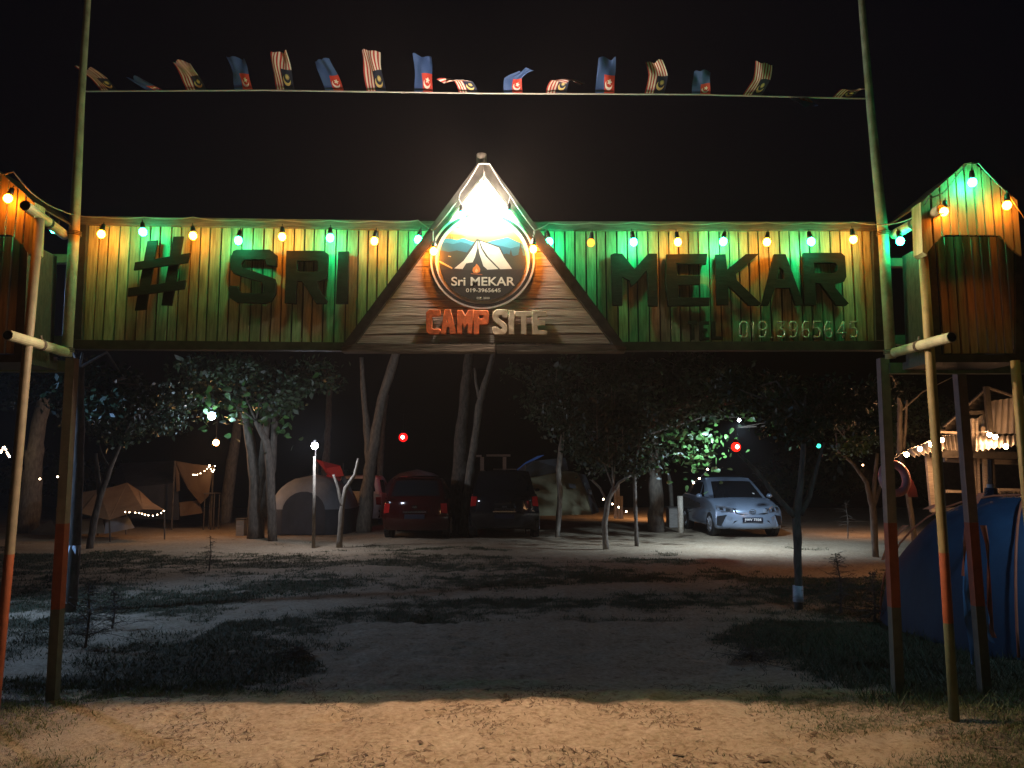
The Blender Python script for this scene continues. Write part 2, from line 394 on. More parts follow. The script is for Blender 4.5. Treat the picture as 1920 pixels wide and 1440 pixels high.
beam_px('top_rail', [(978, 415), (1640, 416), (1644, 431), (990, 431)], YF, .06, M['greybeam'], board)
beam_px('bottom_rail', [(138, 637), (662, 642), (650, 657), (136, 654)], YF - .02, .08, M['darkwood'], board)
beam_px('bottom_rail', [(1150, 641), (1664, 639), (1668, 656), (1160, 657)], YF - .02, .08, M['darkwood'], board)
beam_px('side_stile', [(146, 421), (162, 421), (152, 636), (137, 636)], YF, .06, M['darkwood'], board)
beam_px('side_stile', [(1637, 432), (1649, 432), (1664, 638), (1643, 638)], YF, .06, M['darkwood'], board)
YL = 5.645
s_ = 7.111; o_ = (410, 440)
big = [
 ('letter', [zoomed([(240,200),(680,200),(770,275),(765,420),(640,395),(620,325),(335,330),(300,385),(305,435),(745,590),(760,640),(755,780),(700,885),(610,915),(240,900),(150,840),(135,705),(155,683),(250,690),(270,745),(305,780),(580,785),(603,765),(600,670),(570,630),(200,520),(150,440),(162,300),(195,220)], s_, *o_)]),
 ('letter', [zoomed([(905,215),(1400,215),(1455,260),(1440,580),(1310,620),(1320,700),(1440,880),(1430,915),(1300,915),(1150,680),(1110,620),(1040,610),(1025,915),(880,905)], s_, *o_), zoomed([(1040,345),(1315,345),(1330,365),(1330,470),(1300,495),(1040,495)], s_, *o_)]),
 ('letter', [zoomed([(1595,225),(1730,225),(1715,915),(1565,915)], s_, *o_)])]
s_ = 7.385; o_ = (1120, 450)
big += [('letter', [zoomed([(190,205),(240,185),(345,190),(515,405),(705,190),(825,190),(835,912),(708,905),(700,500),(680,420),(555,570),(470,640),(450,560),(345,505),(345,900),(215,900)], s_, *o_)]),
 ('letter', [zoomed([(960,200),(1522,190),(1505,330),(1095,320),(1105,490),(1425,495),(1420,610),(1120,620),(1120,800),(1552,800),(1548,905),(985,910),(950,600)], s_, *o_)])]
s_ = 5.818; o_ = (1330, 450)
big += [('letter', [zoomed([(70,160),(175,155),(195,325),(400,155),(540,150),(290,370),(300,440),(560,690),(540,712),(430,710),(270,550),(205,500),(205,705),(85,705)], s_, *o_)]),
 ('letter', [zoomed([(712,155),(832,155),(1028,700),(945,710),(880,520),(720,520),(640,712),(575,710)], s_, *o_), zoomed([(735,430),(820,430),(812,330),(765,290)], s_, *o_)]),
 ('letter', [zoomed([(1030,140),(1440,140),(1480,175),(1495,400),(1470,450),(1365,470),(1375,520),(1520,690),(1495,712),(1390,710),(1210,470),(1155,465),(1165,705),(1040,705)], s_, *o_), zoomed([(1140,245),(1370,245),(1400,275),(1400,330),(1370,362),(1150,362)], s_, *o_)])]
for nme, lps in big: shape(nme, lps, YL, .03, M['letter'], board, bevel=.002)
hashp = [[(450,255),(600,245),(420,1280),(262,1295)], [(840,190),(985,185),(810,1220),(660,1215)], [(265,575),(1085,435),(1050,580),(245,690)], [(165,960),(1022,845),(1000,970),(155,1085)]]
for i, q in enumerate(hashp): shape('letter_stroke', [zoomed(q, 8, 220, 420)], YL - (.02 if i > 1 else 0), .019, M['letter'], board, bevel=.001)
s_ = 5.053; o_ = (1260, 580)
for q in ([(155,115),(240,115),(240,140),(212,145),(212,285),(185,285),(182,142),(155,140)], [(262,115),(350,115),(350,140),(295,143),(295,180),(335,182),(335,205),(295,207),(298,265),(355,265),(355,290),(265,290)], [(380,115),(412,115),(415,255),(480,258),(480,285),(383,287)]):
    shape('small_letter', [zoomed(q, s_, *o_)], YL + .02, .02, M['letter'], board, bevel=.001)
M['tube'] = mat('clear_tube', (.34, .36, .29), .22, var=.3, scale=30, spec=.8)
DG = {'0': [(.1,.15),(.1,.85),(.35,1),(.65,1),(.9,.85),(.9,.15),(.65,0),(.35,0),(.1,.15)], '1': [(.3,.8),(.6,1),(.6,0)],
 '9': [(.15,.1),(.4,0),(.75,.05),(.9,.3),(.9,.8),(.65,1),(.3,1),(.1,.8),(.15,.55),(.5,.45),(.9,.6)], '3': [(.1,.95),(.85,1),(.45,.6),(.85,.45),(.85,.1),(.5,0),(.1,.1)],
 '6': [(.85,.95),(.4,1),(.12,.7),(.1,.2),(.35,0),(.75,.02),(.9,.3),(.7,.52),(.3,.5),(.12,.35)], '5': [(.9,1),(.15,1),(.12,.58),(.6,.62),(.9,.4),(.85,.1),(.5,0),(.1,.08)],
 '4': [(.7,1),(.45,.65),(.08,.3),(.5,.28),(1,.3)], '.': [(.45,.0),(.55,.04)]}
for ch, a, b_ in [('0',637,722),('1',735,790),('9',815,900),('.',925,965),('3',990,1080),('9',1105,1190),('6',1228,1308),('5',1330,1415),('6',1440,1525),('4',1555,1652),('5',1680,1765)]:
    m = MB(); m.tube([P(1260 + (a + (b_ - a) * u) / s_, 580 + (268 - 150 * v) / s_, YL + .03) for u, v in DG[ch]], .0085, 6)
    if ch == '4': m.tube([P(1260 + (a + (b_ - a) * .72) / s_, 580 + (268 - 150 * v) / s_, YL + .03) for v in (0, .5, 1)], .0085, 6)
    m.build('tube_digit', M['tube'], board, smooth=True)

# ---- gable sign
YG = 5.60
gable = empty('gable_sign', (P(905, 640, YG).x, YG, zat(655, YG)), 'triangular weathered plank gable with CAMP SITE letters at the middle of the gateway', 'sign')
def tl(py): return 662 + (643 - py) * .758 - 3
def tr(py): return 1150 - (643 - py) * .755 + 3
rows = [644, 626, 609.5, 592, 577.5, 561, 529, 499.5, 472, 446, 420, 394, 368, 342, 318]
for i in range(len(rows) - 1):
    yb, yt = rows[i], rows[i + 1]; Y = YG + random.uniform(-.0015, .0015) - (.0015 if i % 2 else 0)
    nn = 12; bot = []; top = []
    for j in range(nn + 1):
        u = j / nn
        bot.append((tl(yb) + (tr(yb) - tl(yb)) * u, yb - .8 + .7 * math.sin(u * 9 + i * 2) + random.uniform(-.4, .4)))
        top.append((tl(yt) + (tr(yt) - tl(yt)) * u, yt + .4 + .5 * math.sin(u * 7 + i) + random.uniform(-.3, .3)))
    m = MB(); a = [P(x, y, Y - .001) for x, y in bot]; c = [P(x, y, Y) for x, y in top]
    n = nn + 1; back = [p + Vector((0, .02, 0)) for p in a] + [p + Vector((0, .014, 0)) for p in c]
    m.add(a + c + back, [(j, j + 1, n + j + 1, n + j) for j in range(nn)] + [(2 * n + j, 3 * n + j, 3 * n + j + 1, 2 * n + j + 1) for j in range(nn)] +
          [(j, 2 * n + j, 2 * n + j + 1, j + 1) for j in range(nn)] + [(n + j, n + j + 1, 3 * n + j + 1, 3 * n + j) for j in range(nn)])
    m.build('plank', M['weather'], gable)
m = MB(); m.prism([P(668, 641, YG + .028), P(1144, 641, YG + .028), P(907, 330, YG + .028)], (0, .01, 0)); m.build('gap_blackout', M['darkwood'], gable)
beam_px('barge_board', [(638, 652), (896, 306), (906.5, 304), (906.5, 324), (664, 645)], YG - .05, .10, M['darkwood'], gable)
beam_px('barge_board', [(1176, 652), (1149, 645), (907.5, 324), (907.5, 304), (918, 306)], YG - .05, .10, M['darkwood'], gable)
beam_px('bottom_beam', [(641, 645.5), (928, 644.5), (928, 659), (640, 659)], YG - .045, .11, M['greybeam'], gable)
beam_px('bottom_beam', [(931, 646), (1172, 645.5), (1174, 659), (931, 659)], YG - .04, .11, M['greybeam'], gable)
m = MB(); m.tube([P(903, 318, YG + .03), P(903, 290, YG + .03)], S(300, YG) * 10, 12); m.build('post_stub', M['greybeam'], gable)
s_ = 7.385; o_ = (780, 560)
YC = YG - .048
camp = [[[(185,155),(330,160),(335,235),(220,240),(218,410),(250,425),(335,425),(325,485),(180,485),(145,450),(145,190)]],
 [[(400,155),(475,155),(555,480),(470,485),(460,395),(435,390),(425,395),(410,485),(345,480)], [(432,262),(415,330),(450,330)]],
 [[(580,165),(640,165),(680,240),(730,160),(790,160),(775,480),(715,475),(720,330),(670,400),(640,330),(630,480),(570,475)]],
 [[(805,165),(985,165),(1005,190),(1000,330),(985,352),(875,355),(870,485),(800,485)], [(870,225),(935,225),(932,278),(868,278)]]]
site = [[[(1110,155),(1240,155),(1270,190),(1265,260),(1200,255),(1190,225),(1145,228),(1140,270),(1245,350),(1262,400),(1258,460),(1230,490),(1090,490),(1062,465),(1065,395),(1130,395),(1140,420),(1180,425),(1195,400),(1075,300),(1065,260),(1072,190)]],
 [[(1290,165),(1360,165),(1355,485),(1285,485)]], [[(1375,180),(1590,180),(1590,240),(1525,245),(1525,485),(1455,485),(1455,245),(1380,240)]],
 [[(1610,165),(1805,180),(1800,235),(1680,240),(1680,300),(1780,310),(1785,365),(1680,370),(1680,430),(1812,450),(1810,490),(1610,490)]]]
for lps in camp: shape('letter', [zoomed(l, s_, *o_) for l in lps], YC, .03, M['orange_l'], gable, 'rusty orange cut-out letter', bevel=.003)
for lps in site: shape('letter', [zoomed(l, s_, *o_) for l in lps], YC, .03, M['cream_l'], gable, 'faded cream cut-out letter', bevel=.003)

# ---- round logo sign
YR = YG - .032
disc = empty('round_sign', (P(905, 575, YR).x, YR, zat(578, YR)), 'round printed camp logo with a white tent hung on the gable under the bright bulb', 'sign')
def ell(cx, cy, rx, ry, n=72): return [(cx + rx * math.cos(2 * math.pi * i / n), cy + ry * math.sin(2 * math.pi * i / n)) for i in range(n)]
ec = (904.7, 487.0)
shape('disc_plate', [ell(*ec, 98, 92)], YR, .022, M['white'], disc, bevel=.002)
def layer(name, loops, k, mt, label=None):
    Y = YR - .0008 * k
    L2 = [[(P(x, y, Y).x, P(x, y, Y).z) for x, y in lp] for lp in loops]
    me = curve_mesh(name, L2, 0, 0, mt); me.transform(Matrix.Translation((0, Y, 0)) @ Matrix.Rotation(math.pi / 2, 4, 'X')); return link(name, me, disc, label)
C_ = lambda n, c: flat('print_' + n, c, .5)
layer('dark_ring', [ell(*ec, 94.5, 88.7), ell(*ec, 88.5, 83)], 1, C_('black', (.02, .018, .016)))
art = ell(*ec, 82, 77)
skym = bpy.data.materials.new('print_sunset'); skym.use_nodes = True; t = skym.node_tree; b = t.nodes['Principled BSDF']; b.inputs['Roughness'].default_value = .5
g = t.nodes.new('ShaderNodeNewGeometry'); sx = t.nodes.new('ShaderNodeSeparateXYZ'); t.links.new(g.outputs['Position'], sx.inputs[0])
mr = t.nodes.new('ShaderNodeMapRange'); mr.inputs['From Min'].default_value = zat(455, YR); mr.inputs['From Max'].default_value = zat(412, YR); t.links.new(sx.outputs[2], mr.inputs['Value'])
cr = t.nodes.new('ShaderNodeValToRGB'); cr.color_ramp.elements[0].color = (.62, .26, .06, 1); cr.color_ramp.elements[1].color = (.62, .50, .36, 1)
t.links.new(mr.outputs[0], cr.inputs[0]); t.links.new(cr.outputs[0], b.inputs['Base Color'])
layer('printed_sky', [art], 1, skym)
def z7(pts): return zoomed(pts, 5.144, 740, 380)
def cl(pts): return clip_convex(z7(pts), art)
def art_layer(name, pts, k, mt):
    q = cl(pts)
    if len(q) > 2: layer(name, [q], k, mt)
art_layer('printed_cloud', [(560,205),(640,190),(720,215),(700,245),(600,250),(540,225)], 2, C_('cloud', (.62, .28, .08)))
art_layer('printed_cloud', [(470,330),(520,300),(640,310),(690,330),(640,345),(500,350)], 2, C_('cloud', (.60, .22, .05)))
art_layer('printed_mountains', [(380,380),(470,350),(520,345),(600,360),(660,342),(740,372),(860,388),(960,362),(1040,345),(1090,332),(1180,375),(1290,420),(1290,600),(380,600)], 3, C_('far_hill', (.05, .22, .33)))
art_layer('printed_mountains', [(380,400),(500,385),(560,400),(640,380),(700,395),(800,440),(950,400),(1040,420),(1120,440),(1200,420),(1290,470),(1290,650),(380,650)], 4, C_('near_hill', (.03, .12, .18)))
pine = C_('forest', (.045, .05, .035))
art_layer('printed_forest', [(380,470),(450,460),(520,475),(600,460),(700,480),(760,500),(1000,510),(1080,490),(1150,515),(1200,500),(1290,520),(1290,800),(380,800)], 5, pine)
for cx, top, bot, hw in [(1215, 380, 540, 34), (1120, 450, 510, 18), (535, 305, 350, 5), (555, 320, 352, 5), (632, 315, 350, 5)]:
    q = [(cx, top)]
    for i in range(1, 5):
        yy = top + (bot - top) * i / 4; q += [(cx + hw * i / 4, yy), (cx + hw * i / 7, yy - 2)]
    q += [(2 * cx - x, y) for x, y in q[:0:-1]]
    art_layer('printed_pine', q, 6, pine)
dark = C_('ground', (.035, .030, .028))
art_layer('printed_ground', [(380,650),(560,640),(700,600),(1000,600),(1150,645),(1320,640),(1320,1100),(380,1100)], 7, dark)
tentm = C_('tent', (.66, .63, .56)); linem = C_('line', (.05, .045, .04))
art_layer('printed_tent', [(790,348),(812,352),(1015,425),(1066,525),(1152,640),(1140,655),(890,658),(560,648),(552,632),(640,555),(720,450)], 8, linem)
art_layer('printed_tent', [(795,368),(745,450),(665,560),(575,634),(655,640),(690,585),(752,575),(775,525),(796,440)], 9, tentm)
art_layer('printed_tent', [(808,368),(832,440),(880,520),(1000,640),(895,646),(855,610),(820,500),(806,420)], 9, tentm)
art_layer('printed_tent', [(822,368),(1005,434),(1055,530),(1132,638),(1018,642),(900,520),(848,440)], 9, tentm)
art_layer('printed_fire', [(790,590),(812,612),(826,640),(822,668),(795,682),(762,678),(750,655),(756,628),(776,612)], 9, C_('fire', (.75, .22, .05)))
art_layer('printed_fire', [(790,632),(804,655),(792,675),(775,665),(778,650)], 10, C_('flame', (.85, .5, .2)))
art_layer('printed_log', [(735,680),(845,690),(845,698),(735,688)], 9, C_('log', (.4, .13, .06)))
art_layer('printed_stream', [(425,560),(440,562),(560,628),(555,640),(430,575)], 8, C_('path', (.6, .45, .2)))
art_layer('printed_stream', [(520,512),(545,516),(540,524),(515,520)], 8, C_('path', (.6, .45, .2)))
wt = C_('lettering', (.74, .70, .62))
for txt, a, c, k_, off in [('Sri MEKAR', (546, 716), (1160, 802), 11, .018), ('019-3965645', (688, 826), (1022, 864), 11, .012), ('EST. 2020', (792, 910), (916, 930), 11, .01)]:
    Y = YR - .0008 * k_; (x0, y0), (x1, y1) = z7([a, c]); p0 = P(x0, y1, Y); p1 = P(x1, y0, Y)
    link('lettering', text_mesh('lettering', txt, p0.x, p1.x, p0.z, p1.z, wt, offset=off, Y=Y), disc)

# ================================================================== GATE TOWERS
tzoom = lambda pts: zoomed(pts, 3.427, 1660, 280)
YT = 5.10
g_top = tzoom([(235,345),(300,275),(470,130),(510,88),(560,80),(610,120),(740,240),(855,330)])
g_bot = tzoom([(262,678),(310,610),(380,548),(740,553),(815,640),(872,684)])
def tower(mirror):
    fx = (lambda x: 1791 - x) if mirror else (lambda x: x)
    def fn(lst, Y):
        pts = sorted([(P(fx(x), y, Y).x, P(fx(x), y, Y).z) for x, y in lst]); X = [p[0] for p in pts]; Z = [p[1] for p in pts]
        return (lambda q: float(np.interp(q, X, Z))), X[0], X[-1]
    tf, a, c = fn(g_top, YT); bf, a2, c2 = fn(g_bot, YT); base = P(fx(1825), 680, YT)
    T = empty('gate_tower', base, ('gabled plank tower head at the left edge of the photo, mostly cut off' if mirror else 'gabled plank tower head with one green and two orange bulbs, on poles at the right'), 'gate tower', 'plank tower heads at both ends of the gate')
    plank_row(tf, bf, min(a, a2), max(c, c2), .061, YT, .018, M['tower'], T)
    # recessed lower panel
    lo = [(320, 560), (835, 560)]; lb = [(358, 1312), (838, 1312)]
    Y2 = YT + .16
    t2, a, c = fn(tzoom(lo), Y2); b2, a2, c2 = fn(tzoom(lb), Y2)
    plank_row(t2, b2, min(a, a2) + .02, max(c, c2), .061, Y2, .018, M['tower'], T)
    for q in ([(270, 600), (318, 575), (360, 1320), (300, 1320)], [(838, 560), (880, 700), (890, 1320), (840, 1320)]):
        beam_px('side_panel', [(fx(x), y) for x, y in tzoom(q)], Y2 - .02, .35, M['darkwood'], T)  # dark wood stands in for the shaded gap beside the recessed panel
    beam_px('bottom_beam', [(fx(x), y) for x, y in tzoom([(300, 1318), (892, 1318), (892, 1368), (300, 1368)])], Y2 - .03, .40, M['darkwood'], T)
    beam_px('return_board', [(fx(x), y) for x, y in tzoom([(226, 340), (240, 345), (270, 680), (240, 660)])], YT - .01, .12, M['plank'], T)
    # roof slopes going back behind the gable
    ap = P(fx(1817), 305, YT); le = P(fx(1727), 381, YT); re = P(fx(1913), 381, YT)
    for e in (le, re):
        m = MB(); d = Vector((0, .55, 0)); up = Vector((0, 0, .012)); s0 = Vector((0, .02, 0))
        m.add([ap + s0, e + s0, e + d, ap + d, ap + s0 - up, e + s0 - up, e + d - up, ap + d - up], [(0, 1, 2, 3), (7, 6, 5, 4), (0, 4, 5, 1), (1, 5, 6, 2), (2, 6, 7, 3), (3, 7, 4, 0)])
        m.build('roof_board', M['darkwood'], T)
    return T
tower(False); tower(True)

# ================================================================== POSTS, PIPES, BEAMS
mA = orange_post('column_paint', (.13, .13, .11), (.36, .08, .035), (.27, .20, .17), .98 * .62, 1.22)
mB = orange_post('pole_paint', (.14, .17, .09), (.33, .085, .03), (.26, .20, .08), .62, 1.06)
mP = orange_post('pole_paint_pale', (.28, .075, .03), (.28, .075, .03), (.23, .19, .13), .62, 1.06)
def column(bx, by, tx, ty, Y, wpx, mt, label, rnd=False, grp=None):
    a = P(bx, by, Y); b_ = P(tx, ty, Y); a.z = min(a.z, height(a.x, a.y)) - .05
    m = MB(); r = wpx * S((by + ty) / 2, Y) / 2
    o = None
    if rnd: m.tube([a, a.lerp(b_, .33) + Vector((.004, 0, 0)), a.lerp(b_, .66), b_], [r, r * .98, r * 1.01, r * .96], 14)
    else:
        q = [Vector((-r, -r, 0)), Vector((r, -r, 0)), Vector((r, r, 0)), Vector((-r, r, 0))]
        m.add([a + v for v in q] + [b_ + v for v in q], [(3, 2, 1, 0), (4, 5, 6, 7), (0, 1, 5, 4), (1, 2, 6, 5), (2, 3, 7, 6), (3, 0, 4, 7)])
    o = m.build('gate_post', mt, smooth=rnd); tag(o, label, 'post', grp)
    return o
column(1684, 1305, 1655, 672, 5.80, 17, mA, 'square dark column right of the opening, orange band in the middle', grp='gate columns')
column(98, 1318, 136, 672, 5.72, 17, mA, 'square column left of the opening, rust orange below its middle', grp='gate columns')
column(1790, 1352, 1726, 405, 5.19, 17.5, mB, 'round yellow pole with orange lower band in front of the blue tent', True, 'round gate poles')
column(1846, 1290, 1797, 681, 5.85, 17, mA, 'dark column behind the yellow pole, standing by the tent door', grp='gate columns')
column(1962, 1352, 1903, 676, 5.19, 17.5, mB, 'round yellow pole at the right edge of the photo', True, 'round gate poles')
column(-12, 1340, 74, 410, 5.10, 17.5, mP, 'round pole at the left edge, pale above and orange below', True, 'round gate poles')
def upright(pts, Y, label):
    m = MB(); W_ = [P(x, y, Y) for x, y, r in pts]; m.tube(W_, [r * S(y, Y) for x, y, r in pts], 14)
    o = m.build('flag_pole', M['pipe'], smooth=True); tag(o, label, 'pole', 'tall pipes holding the flag line')
    for y0 in (pts[0][1] - 12, 438):
        m = MB()
        x0 = np.interp(-y0, [-p[1] for p in pts], [p[0] for p in pts]); r0 = 10.5 * S(y0, Y)
        for dz in (-3, 0, 3): m.tube([P(x0, y0 + dz, Y) + Vector((r0 * 1.1 * math.cos(a), r0 * 1.1 * math.sin(a), 0)) for a in np.linspace(0, 2 * math.pi, 13)], .004, 5)
        m.build('lashing', M['greybeam'], o, local=True)
upright([(125, 668, 9.5), (139, 440, 9.5), (151, 200, 7), (166, -25, 5.5), (170, -60, 5)], 5.58, 'tall pale pipe left of the signboard, holding the flag line')
upright([(1670, 672, 9.5), (1656, 440, 9.5), (1632, 200, 7), (1613, -25, 5.5), (1610, -60, 5)], 5.58, 'tall pale pipe right of the signboard, holding the flag line')
def stub(a, Ya, b_, Yb, ra, label, clampu=.45):
    pa = P(*a, Ya); pb = P(*b_, Yb); m = MB(); r = ra * S(a[1], Ya)
    n = 16; d = (pb - pa).normalized(); u = d.orthogonal().normalized(); v = d.cross(u)
    ring = lambda c, q: [c + (u * math.cos(2 * math.pi * k / n) + v * math.sin(2 * math.pi * k / n)) * q for k in range(n)]
    vs = ring(pa, r) + ring(pb, r) + ring(pb, r * .82) + ring(pb - d * .12, r * .82)
    fs = []
    for L in range(3):
        for k in range(n): fs.append((L * n + k, L * n + (k + 1) % n, (L + 1) * n + (k + 1) % n, (L + 1) * n + k))
    m.add(vs, fs, 0); m.f[-n:] = m.f[-n:]; m.add([vs[3 * n + k] for k in range(n)], [tuple(range(n))], 1)
    for i in range(2 * n, 3 * n): m.m[i] = 1
    o = m.build('pipe_arm', [M['pipe'], M['pipe_in']], smooth=False); tag(o, label, 'pipe', 'open pipe arms lashed across the gate poles')
    m = MB(); c = pa.lerp(pb, clampu)
    for e in (-.008, .008):
        m.tube([c + d * e + (u * math.cos(t_) + v * math.sin(t_)) * r * 1.06 for t_ in np.linspace(0, 2 * math.pi, 15)], .005, 5)
    m.tube([c + Vector((0, 0, r)), c + Vector((0, -.005, r + .03))], .008, 6)
    m.build('clamp', M['greybeam'], o, local=True)
stub((1676, 440), 5.58, (1765, 392), 5.02, 9, 'upper right pipe arm ending beside an orange bulb')
stub((1678, 661), 5.52, (1785, 632), 4.86, 9, 'lower right pipe arm with its open end beneath the tower')
stub((122, 441), 5.58, (47, 385), 4.98, 9, 'upper left pipe arm above the green bulb')
stub((122, 660), 5.52, (14, 628), 4.86, 9, 'lower left pipe arm with its open end near the photo edge')
M['greenbeam'] = mat('green_beam', (.13, .15, .11), .7, var=.25, bump=.3, scale=10)
def crossbeam(pts, Y, label, th=.06):
    m = MB(); m.prism([P(x, y, Y) for x, y in pts], (0, th, 0)); tag(m.build('cross_beam', M['greenbeam']), label, 'beam', 'cross beams of the gate frame')
crossbeam([(-60, 673), (122, 676), (122, 697), (-60, 696)], 5.70, 'lower cross beam on the left running to the photo edge')
crossbeam([(1669, 680), (1960, 680), (1960, 700), (1669, 700)], 5.74, 'lower cross beam on the right under the plank tower')
crossbeam([(70, 476), (126, 477), (126, 492), (68, 492)], 5.72, 'short upper cross beam between the two left poles')
crossbeam([(1662, 484), (1726, 484), (1728, 499), (1663, 499)], 5.72, 'short upper cross beam between the two right poles')
crossbeam([(70, 628), (122, 630), (122, 648), (70, 646)], 5.80, 'short dim beam behind the lower left pipe arm')
crossbeam([(1672, 628), (1742, 628), (1744, 646), (1674, 646)], 5.80, 'short dim beam behind the lower right pipe arm')

# ================================================================== STRING LIGHTS
E_OR = emis('orange_bulb_glow', (1.0, .235, .012), 130.); E_GR = emis('green_bulb_glow', (.016, 1.0, .36), 185.)
E_DIM = emis('dim_orange_bulb_glow', (1.0, .22, .02), 6.)
def bulb_mesh(name, mt):
    m = MB(); m.sphere((0, 0, 0), .027, 12, 8, sz=1.12); return m.mesh(name, mt, True)
BM = {'O': bulb_mesh('bulb_orange', E_OR), 'G': bulb_mesh('bulb_green', E_GR), 'D': bulb_mesh('bulb_dim', E_DIM)}
m = MB(); m.tube([(0, 0, .026), (0, 0, .04), (0, 0, .078)], [.017, .019, .013], 10); m.tube([(0, 0, .078), (0, 0, .10)], .004, 5); SOCK = m.mesh('socket', M['black'], True)
CN = {'O': 'orange', 'G': 'green', 'D': 'dim orange'}
bulbs = [
 (15, 372, 'O', 5.02, 'on the left plank tower'), (102, 430, 'G', 5.45, 'between the left tower and the left flag pole, under the pipe arm'),
 (190, 439, 'O', 5.555, 'first on the board, next to the left pole'), (268, 435, 'G', 5.555, 'on the board left above the hash sign'), (362, 442, 'O', 5.555, 'on the board just right of the hash sign'),
 (447, 451, 'G', 5.555, 'above the left end of the S of SRI'), (529, 444, 'O', 5.555, 'between the S and R of SRI'), (619, 446, 'G', 5.555, 'between the R and I of SRI'),
 (702, 452, 'O', 5.555, 'on the board between SRI and the gable'), (784, 449, 'G', 5.57, 'touching the left edge of the gable'),
 (866, 404, 'G', 5.50, 'washed out at the top left of the round sign'), (952, 401, 'G', 5.50, 'washed out at the top right of the round sign'),
 (813, 471, 'O', 5.50, 'on the left rim of the round sign'), (1000, 467, 'O', 5.50, 'on the right rim of the round sign'),
 (1030, 453, 'G', 5.57, 'touching the right edge of the gable'), (1108, 455, 'D', 5.555, 'dim one between the gable and MEKAR'),
 (1188, 454, 'G', 5.555, 'above the M of MEKAR'), (1271, 454, 'O', 5.555, 'above the first E of MEKAR'), (1356, 453, 'G', 5.555, 'above the upright of the K'),
 (1438, 454, 'O', 5.555, 'between the K and the A of MEKAR'), (1521, 453, 'G', 5.555, 'above the last R of MEKAR'), (1600, 449, 'O', 5.555, 'last on the board, next to the right pole'),
 (1688, 452, 'G', 5.45, 'under the upper right pipe arm'), (1770, 397, 'O', 5.04, 'at the tip of the upper right pipe arm'),
 (1823, 342, 'G', 5.02, 'under the peak of the right tower'), (1888, 385, 'O', 5.02, 'on the right slope of the right tower')]
for (px, py, c, Y, where) in bulbs:
    o = bpy.data.objects.new('light_bulb', BM[c]); COL.objects.link(o); o.location = P(px, py, Y)
    o.rotation_euler = (rad(random.uniform(-14, 14)), rad(random.uniform(-14, 14)), 0)
    nm = '' if c == 'D' else {'O': 'glowing orange bulb ', 'G': 'glowing green bulb '}[c]
    tag(o, (nm + where) if nm else 'dim orange bulb between the gable and the M of MEKAR', 'light bulb', 'festoon bulbs along the gateway')
    s = bpy.data.objects.new('socket', SOCK); COL.objects.link(s); s.parent = o
def cable(segs, label, r=.0045):
    m = MB()
    for (pts, Y) in segs:
        W_ = [P(p[0], p[1], p[2] if len(p) > 2 else Y) for p in pts]; out = []
        for i in range(len(W_) - 1):
            for q in range(6):
                u = q / 6; s = W_[i].lerp(W_[i + 1], u); s.z -= 4 * u * (1 - u) * .012 * (W_[i + 1] - W_[i]).length / .33; out.append(s)
        out.append(W_[-1]); m.tube(out, r, 5)
    tag(m.build('festoon_cable', M['wire'], smooth=True), label, 'cable')
cable([([(-20, 330, 5.0), (25, 322, 5.0), (60, 362, 5.05), (118, 396, 5.45), (145, 404, 5.58), (192, 407), (270, 407), (362, 407), (447, 413), (529, 412), (619, 413), (702, 414), (784, 413), (800, 425), (812, 432, 5.53), (812, 455, 5.5)], 5.62),
       ([(812, 432, 5.53), (860, 372, 5.50), (866, 385, 5.5)], 5.53), ([(860, 372, 5.5), (863, 362, 5.5), (898, 307, 5.5), (906, 307, 5.5)], 5.5)], 'pale cable of the bulb string over the left half of the gate')
cable([([(906, 307, 5.5), (918, 307, 5.5), (957, 367, 5.5), (953, 384, 5.5)], 5.5), ([(957, 367, 5.5), (1003, 432, 5.5), (1000, 452, 5.5)], 5.5), ([(1003, 432, 5.5), (1030, 418), (1108, 418), (1188, 417), (1271, 418), (1356, 417), (1438, 417), (1521, 417), (1600, 416), (1650, 421, 5.55), (1682, 418, 5.45), (1725, 400, 5.2), (1740, 372, 5.05), (1768, 362, 5.04), (1800, 322, 5.02), (1812, 308, 5.02), (1835, 306, 5.02), (1862, 335, 5.02), (1890, 362, 5.02), (1930, 420, 5.02)], 5.62)], 'pale cable of the bulb string over the right half of the gate')

# the bright white bulb on the gable
BX = P(907, 372, 5.41)
wb = empty('floodlight_bulb', BX, 'blazing white bulb at the peak of the gable above the round logo', 'light bulb')
m = MB(); m.sphere((0, 0, 0), .045, 16, 10, sz=1.15); m.build('glass', emis('white_bulb_glow', (1., .85, .73), 440.), wb, smooth=True, local=True)
m = MB(); m.tube([(0, 0, .05), (0, 0, .09), (0, 0, .125)], [.03, .03, .018], 12); m.build('socket', M['white'], wb, local=True)
m = MB(); m.tube([(0, .0, .125), (0, .03, .17), (0, .05, .22)], .006, 6); m.build('wire', M['wire'], wb, local=True)
for nm_, en_, col_, ang_, bl_, rot_, off_ in (('added_bulb_spot', 640, (1., .65, .45), 168, .05, rad(-80), (0, .09, -.09)), ('added_bulb_spot', 120, (1., .78, .62), 172, 1., rad(180 + 15), (0, -.08, .06))):  # directed spots added beside the glowing bulb to light foreground and flags
    ld = bpy.data.lights.new(nm_, 'SPOT'); ld.energy = en_; ld.color = col_; ld.spot_size = rad(ang_); ld.spot_blend = bl_; ld.shadow_soft_size = .025
    lo = bpy.data.objects.new(nm_, ld); COL.objects.link(lo); lo.location = BX + Vector(off_); lo.rotation_euler = (rot_, 0, 0)

